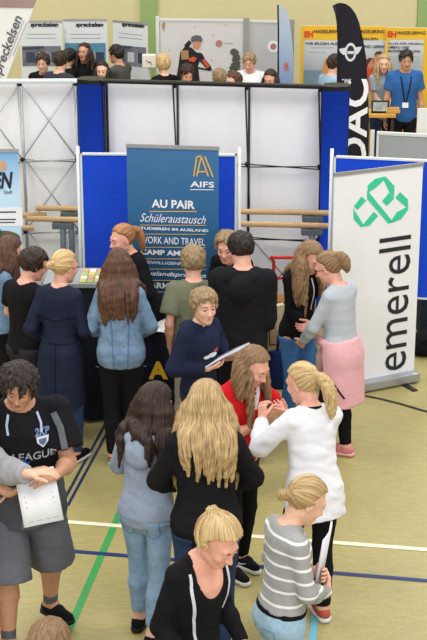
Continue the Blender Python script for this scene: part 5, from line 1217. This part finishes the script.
for y_, n_ in ((-.13, 4), (-.05, 1), (-.02, 1), (.01, 1)):
    m = MB(); 
    for k in range(n_):
        w_ = .03 if n_ > 1 else .16; x_ = -.08+k*.045 if n_ > 1 else -.08
        vs = [M_@np.array([a, b_, .004+.012*math.sin((a/.22+.5)*PI)]) for a, b_ in ((x_, y_), (x_+w_, y_), (x_+w_, y_+.006), (x_, y_+.006))]; m.add(vs, [(0, 1, 2, 3)])
    m.build('printed_line', PIK, t)
hi_ = (np.array(p_i['hands'][1])+np.array(p_i['hands'][-1]))/2
t, M_ = held('booklet', 'open pale booklet held by the boy in the navy hoodie', 'booklet', P(225, 358, 1.05), [1, .1, .52], [.1, 1, -.22], .40, .22, flat('booklet_cover', (206, 210, 222)), .012)
hb_ = np.array(bun['hands'][-1])
t, M_ = held('folder', 'white folder clasped upright against the striped jumper', 'folder', P(322, 556, 1.12), [.25, .95, 0], [.16, .05, 1], .22, .30, flat('folder_white', (222, 222, 232)), .01)
# ------------------------------------------------------------------ floor things behind the group at right
KRAFT = fabric('kraft_cardboard', (196, 166, 124), .08, 30); KRAFT2 = fabric('kraft_light', (222, 208, 176), .05, 30); CRATE = fabric('crate_wood', (150, 106, 62), .2, 20)
REDP = flat('red_tube', (204, 44, 44), .35)
cw = P(286, 346, .0)
bx0 = P(269, 372, 0); 
t = thing('cardboard_box', 'open brown cardboard box with a raised pale flap behind the hooded boy', 'box', (P(287, 372, 0)[0], 12.45, 0))
g = MB(); W_, D_, H_ = .34, .30, .44
for a, b_ in (((-W_/2, 0, .30), (W_/2, .01, .44)), ((-W_/2, D_-.01, .3), (W_/2, D_, .44)), ((-W_/2, 0, .3), (-W_/2+.01, D_, .44)), ((W_/2-.01, 0, .3), (W_/2, D_, .44)), ((-W_/2, 0, .0), (W_/2, D_, .31))): g.box(a, b_)
g.build('carton', KRAFT, t)
MB().box((-.10, .02, .44), (.02, .03, .66), np.array(Matrix.Rotation(R(-12), 3, 'Y')), np.array([-.05, 0, .44])).build('flap', KRAFT2, t)
MB().box((-.11, .03, .44), (.0, .11, .655), np.array(Matrix.Rotation(R(-12), 3, 'Y')), np.array([-.05, 0, .44])).build('inner_carton', KRAFT2, t)
t = thing('wooden_crate', 'brown wooden crate standing behind the cardboard box', 'crate', (P(285, 372, 0)[0], 12.77, 0))
MB().box((-.20, 0, 0), (.20, .22, .60)).build('panel', CRATE, t, bevel=.006)
for z in (.15, .45): MB().box((-.205, -.012, z), (.205, 0, z+.05)).build('batten', fabric('batten_wood', (178, 130, 80), .15), t)
t = thing('hand_truck', 'red tubular hand truck parked behind the wooden crate', 'hand truck', (P(286, 372, 0)[0]+.02, 13.10, 0))
for x in (-.12, .14): MB().tube([(x, 0, .12), (x, 0, .88), (x+.03*(1 if x > 0 else -1), -.05, .93)], .015, 8).build('frame_tube', REDP, t, True)
MB().tube([(-.15, -.05, .93), (.17, -.05, .93)], .016, 8).build('handle', REDP, t, True); MB().tube([(-.12, 0, .72), (.14, 0, .72)], .014, 8).build('crossbar', REDP, t, True)
MB().box((-.16, -.09, .02), (.18, 0, .035)).build('toe_plate', REDP, t)
for x in (-.19, .21): MB().tube([(x-.02, .03, .08), (x+.02, .03, .08)], .08, 20).build('wheel', RUBK, t, True)
# blue tote bags
def tote(loc, rz, w_, h_, d_, mat, label, strap):
    t = thing('tote_bag', label, 'bag', loc, rz)
    prs = loft(np.zeros(3), np.eye(3), [0.0, .03, h_*.6, h_], [w_*.46, w_*.5, w_*.5, w_*.47], [d_*.45, d_*.5, d_*.42, d_*.25])
    V, F = nets(lambda Q: evp(prs, Q)+.006*wob(Q, 30, 2), [-w_*.6, -d_, -.01], [w_*.6, d_, h_+.02], .009); mk('bag_body', V, F, mat, t)
    for y in (-.02, .02): MB().tube([(-w_*.25, y, h_-.02), (-w_*.22, y, h_+strap*.6), (-.02, y, h_+strap), (.02, y, h_+strap), (w_*.22, y, h_+strap*.6), (w_*.25, y, h_-.02)], .008, 6).build('strap', mat, t, True)
    return t
pt = P(288, 396, 0)
tote((pt[0], 12.22, 0), R(12), .36, .34, .16, fabric('navy_tote', (26, 42, 84), .2, 80), 'dark blue tote bag standing on the floor in front of the cardboard box', .22)
# black bag and dark chair at the right edge
pt = P(425, 352, 0)
t = thing('backpack', 'black bag slumped on the floor at the right edge', 'bag', (pt[0]+.10, 13.06, 0))
bpr = [ell((0, 0, .12), (.24, .15, .13)), ell((-.12, -.02, .07), (.15, .12, .075)), ell((.08, .02, .18), (.12, .1, .1))]
V, F = nets(lambda Q: np.maximum(union(bpr, Q, .05)+.007*wob(Q, 28, 4), .003-Q[:, 2]), [-.35, -.25, -.02], [.35, .25, .35], .012); mk('bag_body', V, F, BLK, t)
MB().tube([(-.2, -.08, .1), (-.12, -.15, .2), (0, -.13, .24), (.1, -.14, .16)], .012, 6).build('strap', BLK2, t, True)
t = thing('equipment_case', 'dark equipment case under the blue partition at the right edge', 'case', (2.04, 13.32, 0))
CASE = fabric('dark_teal_case', (34, 44, 50), .2)
MB().box((-.10, 0, .05), (.75, .45, .50)).build('case_body', CASE, t, bevel=.012); MB().box((-.10, 0, .50), (.75, .45, .60)).build('lid', fabric('case_lid', (28, 34, 40), .2), t, bevel=.012)
for x in (0, .6): MB().box((x, -.012, .46), (x+.05, 0, .54)).build('latch', ALU, t, bevel=.003)
for x in (-.06, .66):
    for y in (.05, .37): MB().tube([(x, y+.02, .025), (x+.03, y+.02, .025)], .025, 12).build('castor', RUBK, t, True)
# curved black marking line
pts = [P(*q) for q in ((344, 394), (362, 395.5), (380, 399), (400, 404), (427, 412), (450, 420))]
V = []; 
for i, p in enumerate(pts):
    d = nrm(pts[min(i+1, 5)]-pts[max(i-1, 0)]); n2 = np.array([-d[1], d[0], 0])*.018; V += [p-n2+[0, 0, .0035], p+n2+[0, 0, .0035]]
setp(mk('trim_11', V, [(2*i, 2*i+2, 2*i+3, 2*i+1) for i in range(5)], L_BLK, None, False), kind='structure')

# uniform shoulder straps, lanyard badge

for e in (1, -1):
    c_ = umn['tl'](e*.135, 0, .50); MB().box(c_-[.045, .025, .0], c_+[.045, .025, .014]).build('shoulder_strap', BLK, umn['top'], bevel=.004)
o, ux, uy = front(fm_, .2)
for e in (1, -1):
    V, F = strip([(e*.07, .28), (e*.01, -.06)], .014); solid(on_cloth('lanyard', fm_, V, F, o, ux, uy, BLK, lift=.008), .004)
V, F = strip([(0, -.06), (0, -.13)], .08, 5); solid(on_cloth('badge', fm_, V, F, o, ux, uy, WHT, lift=.012), .004)
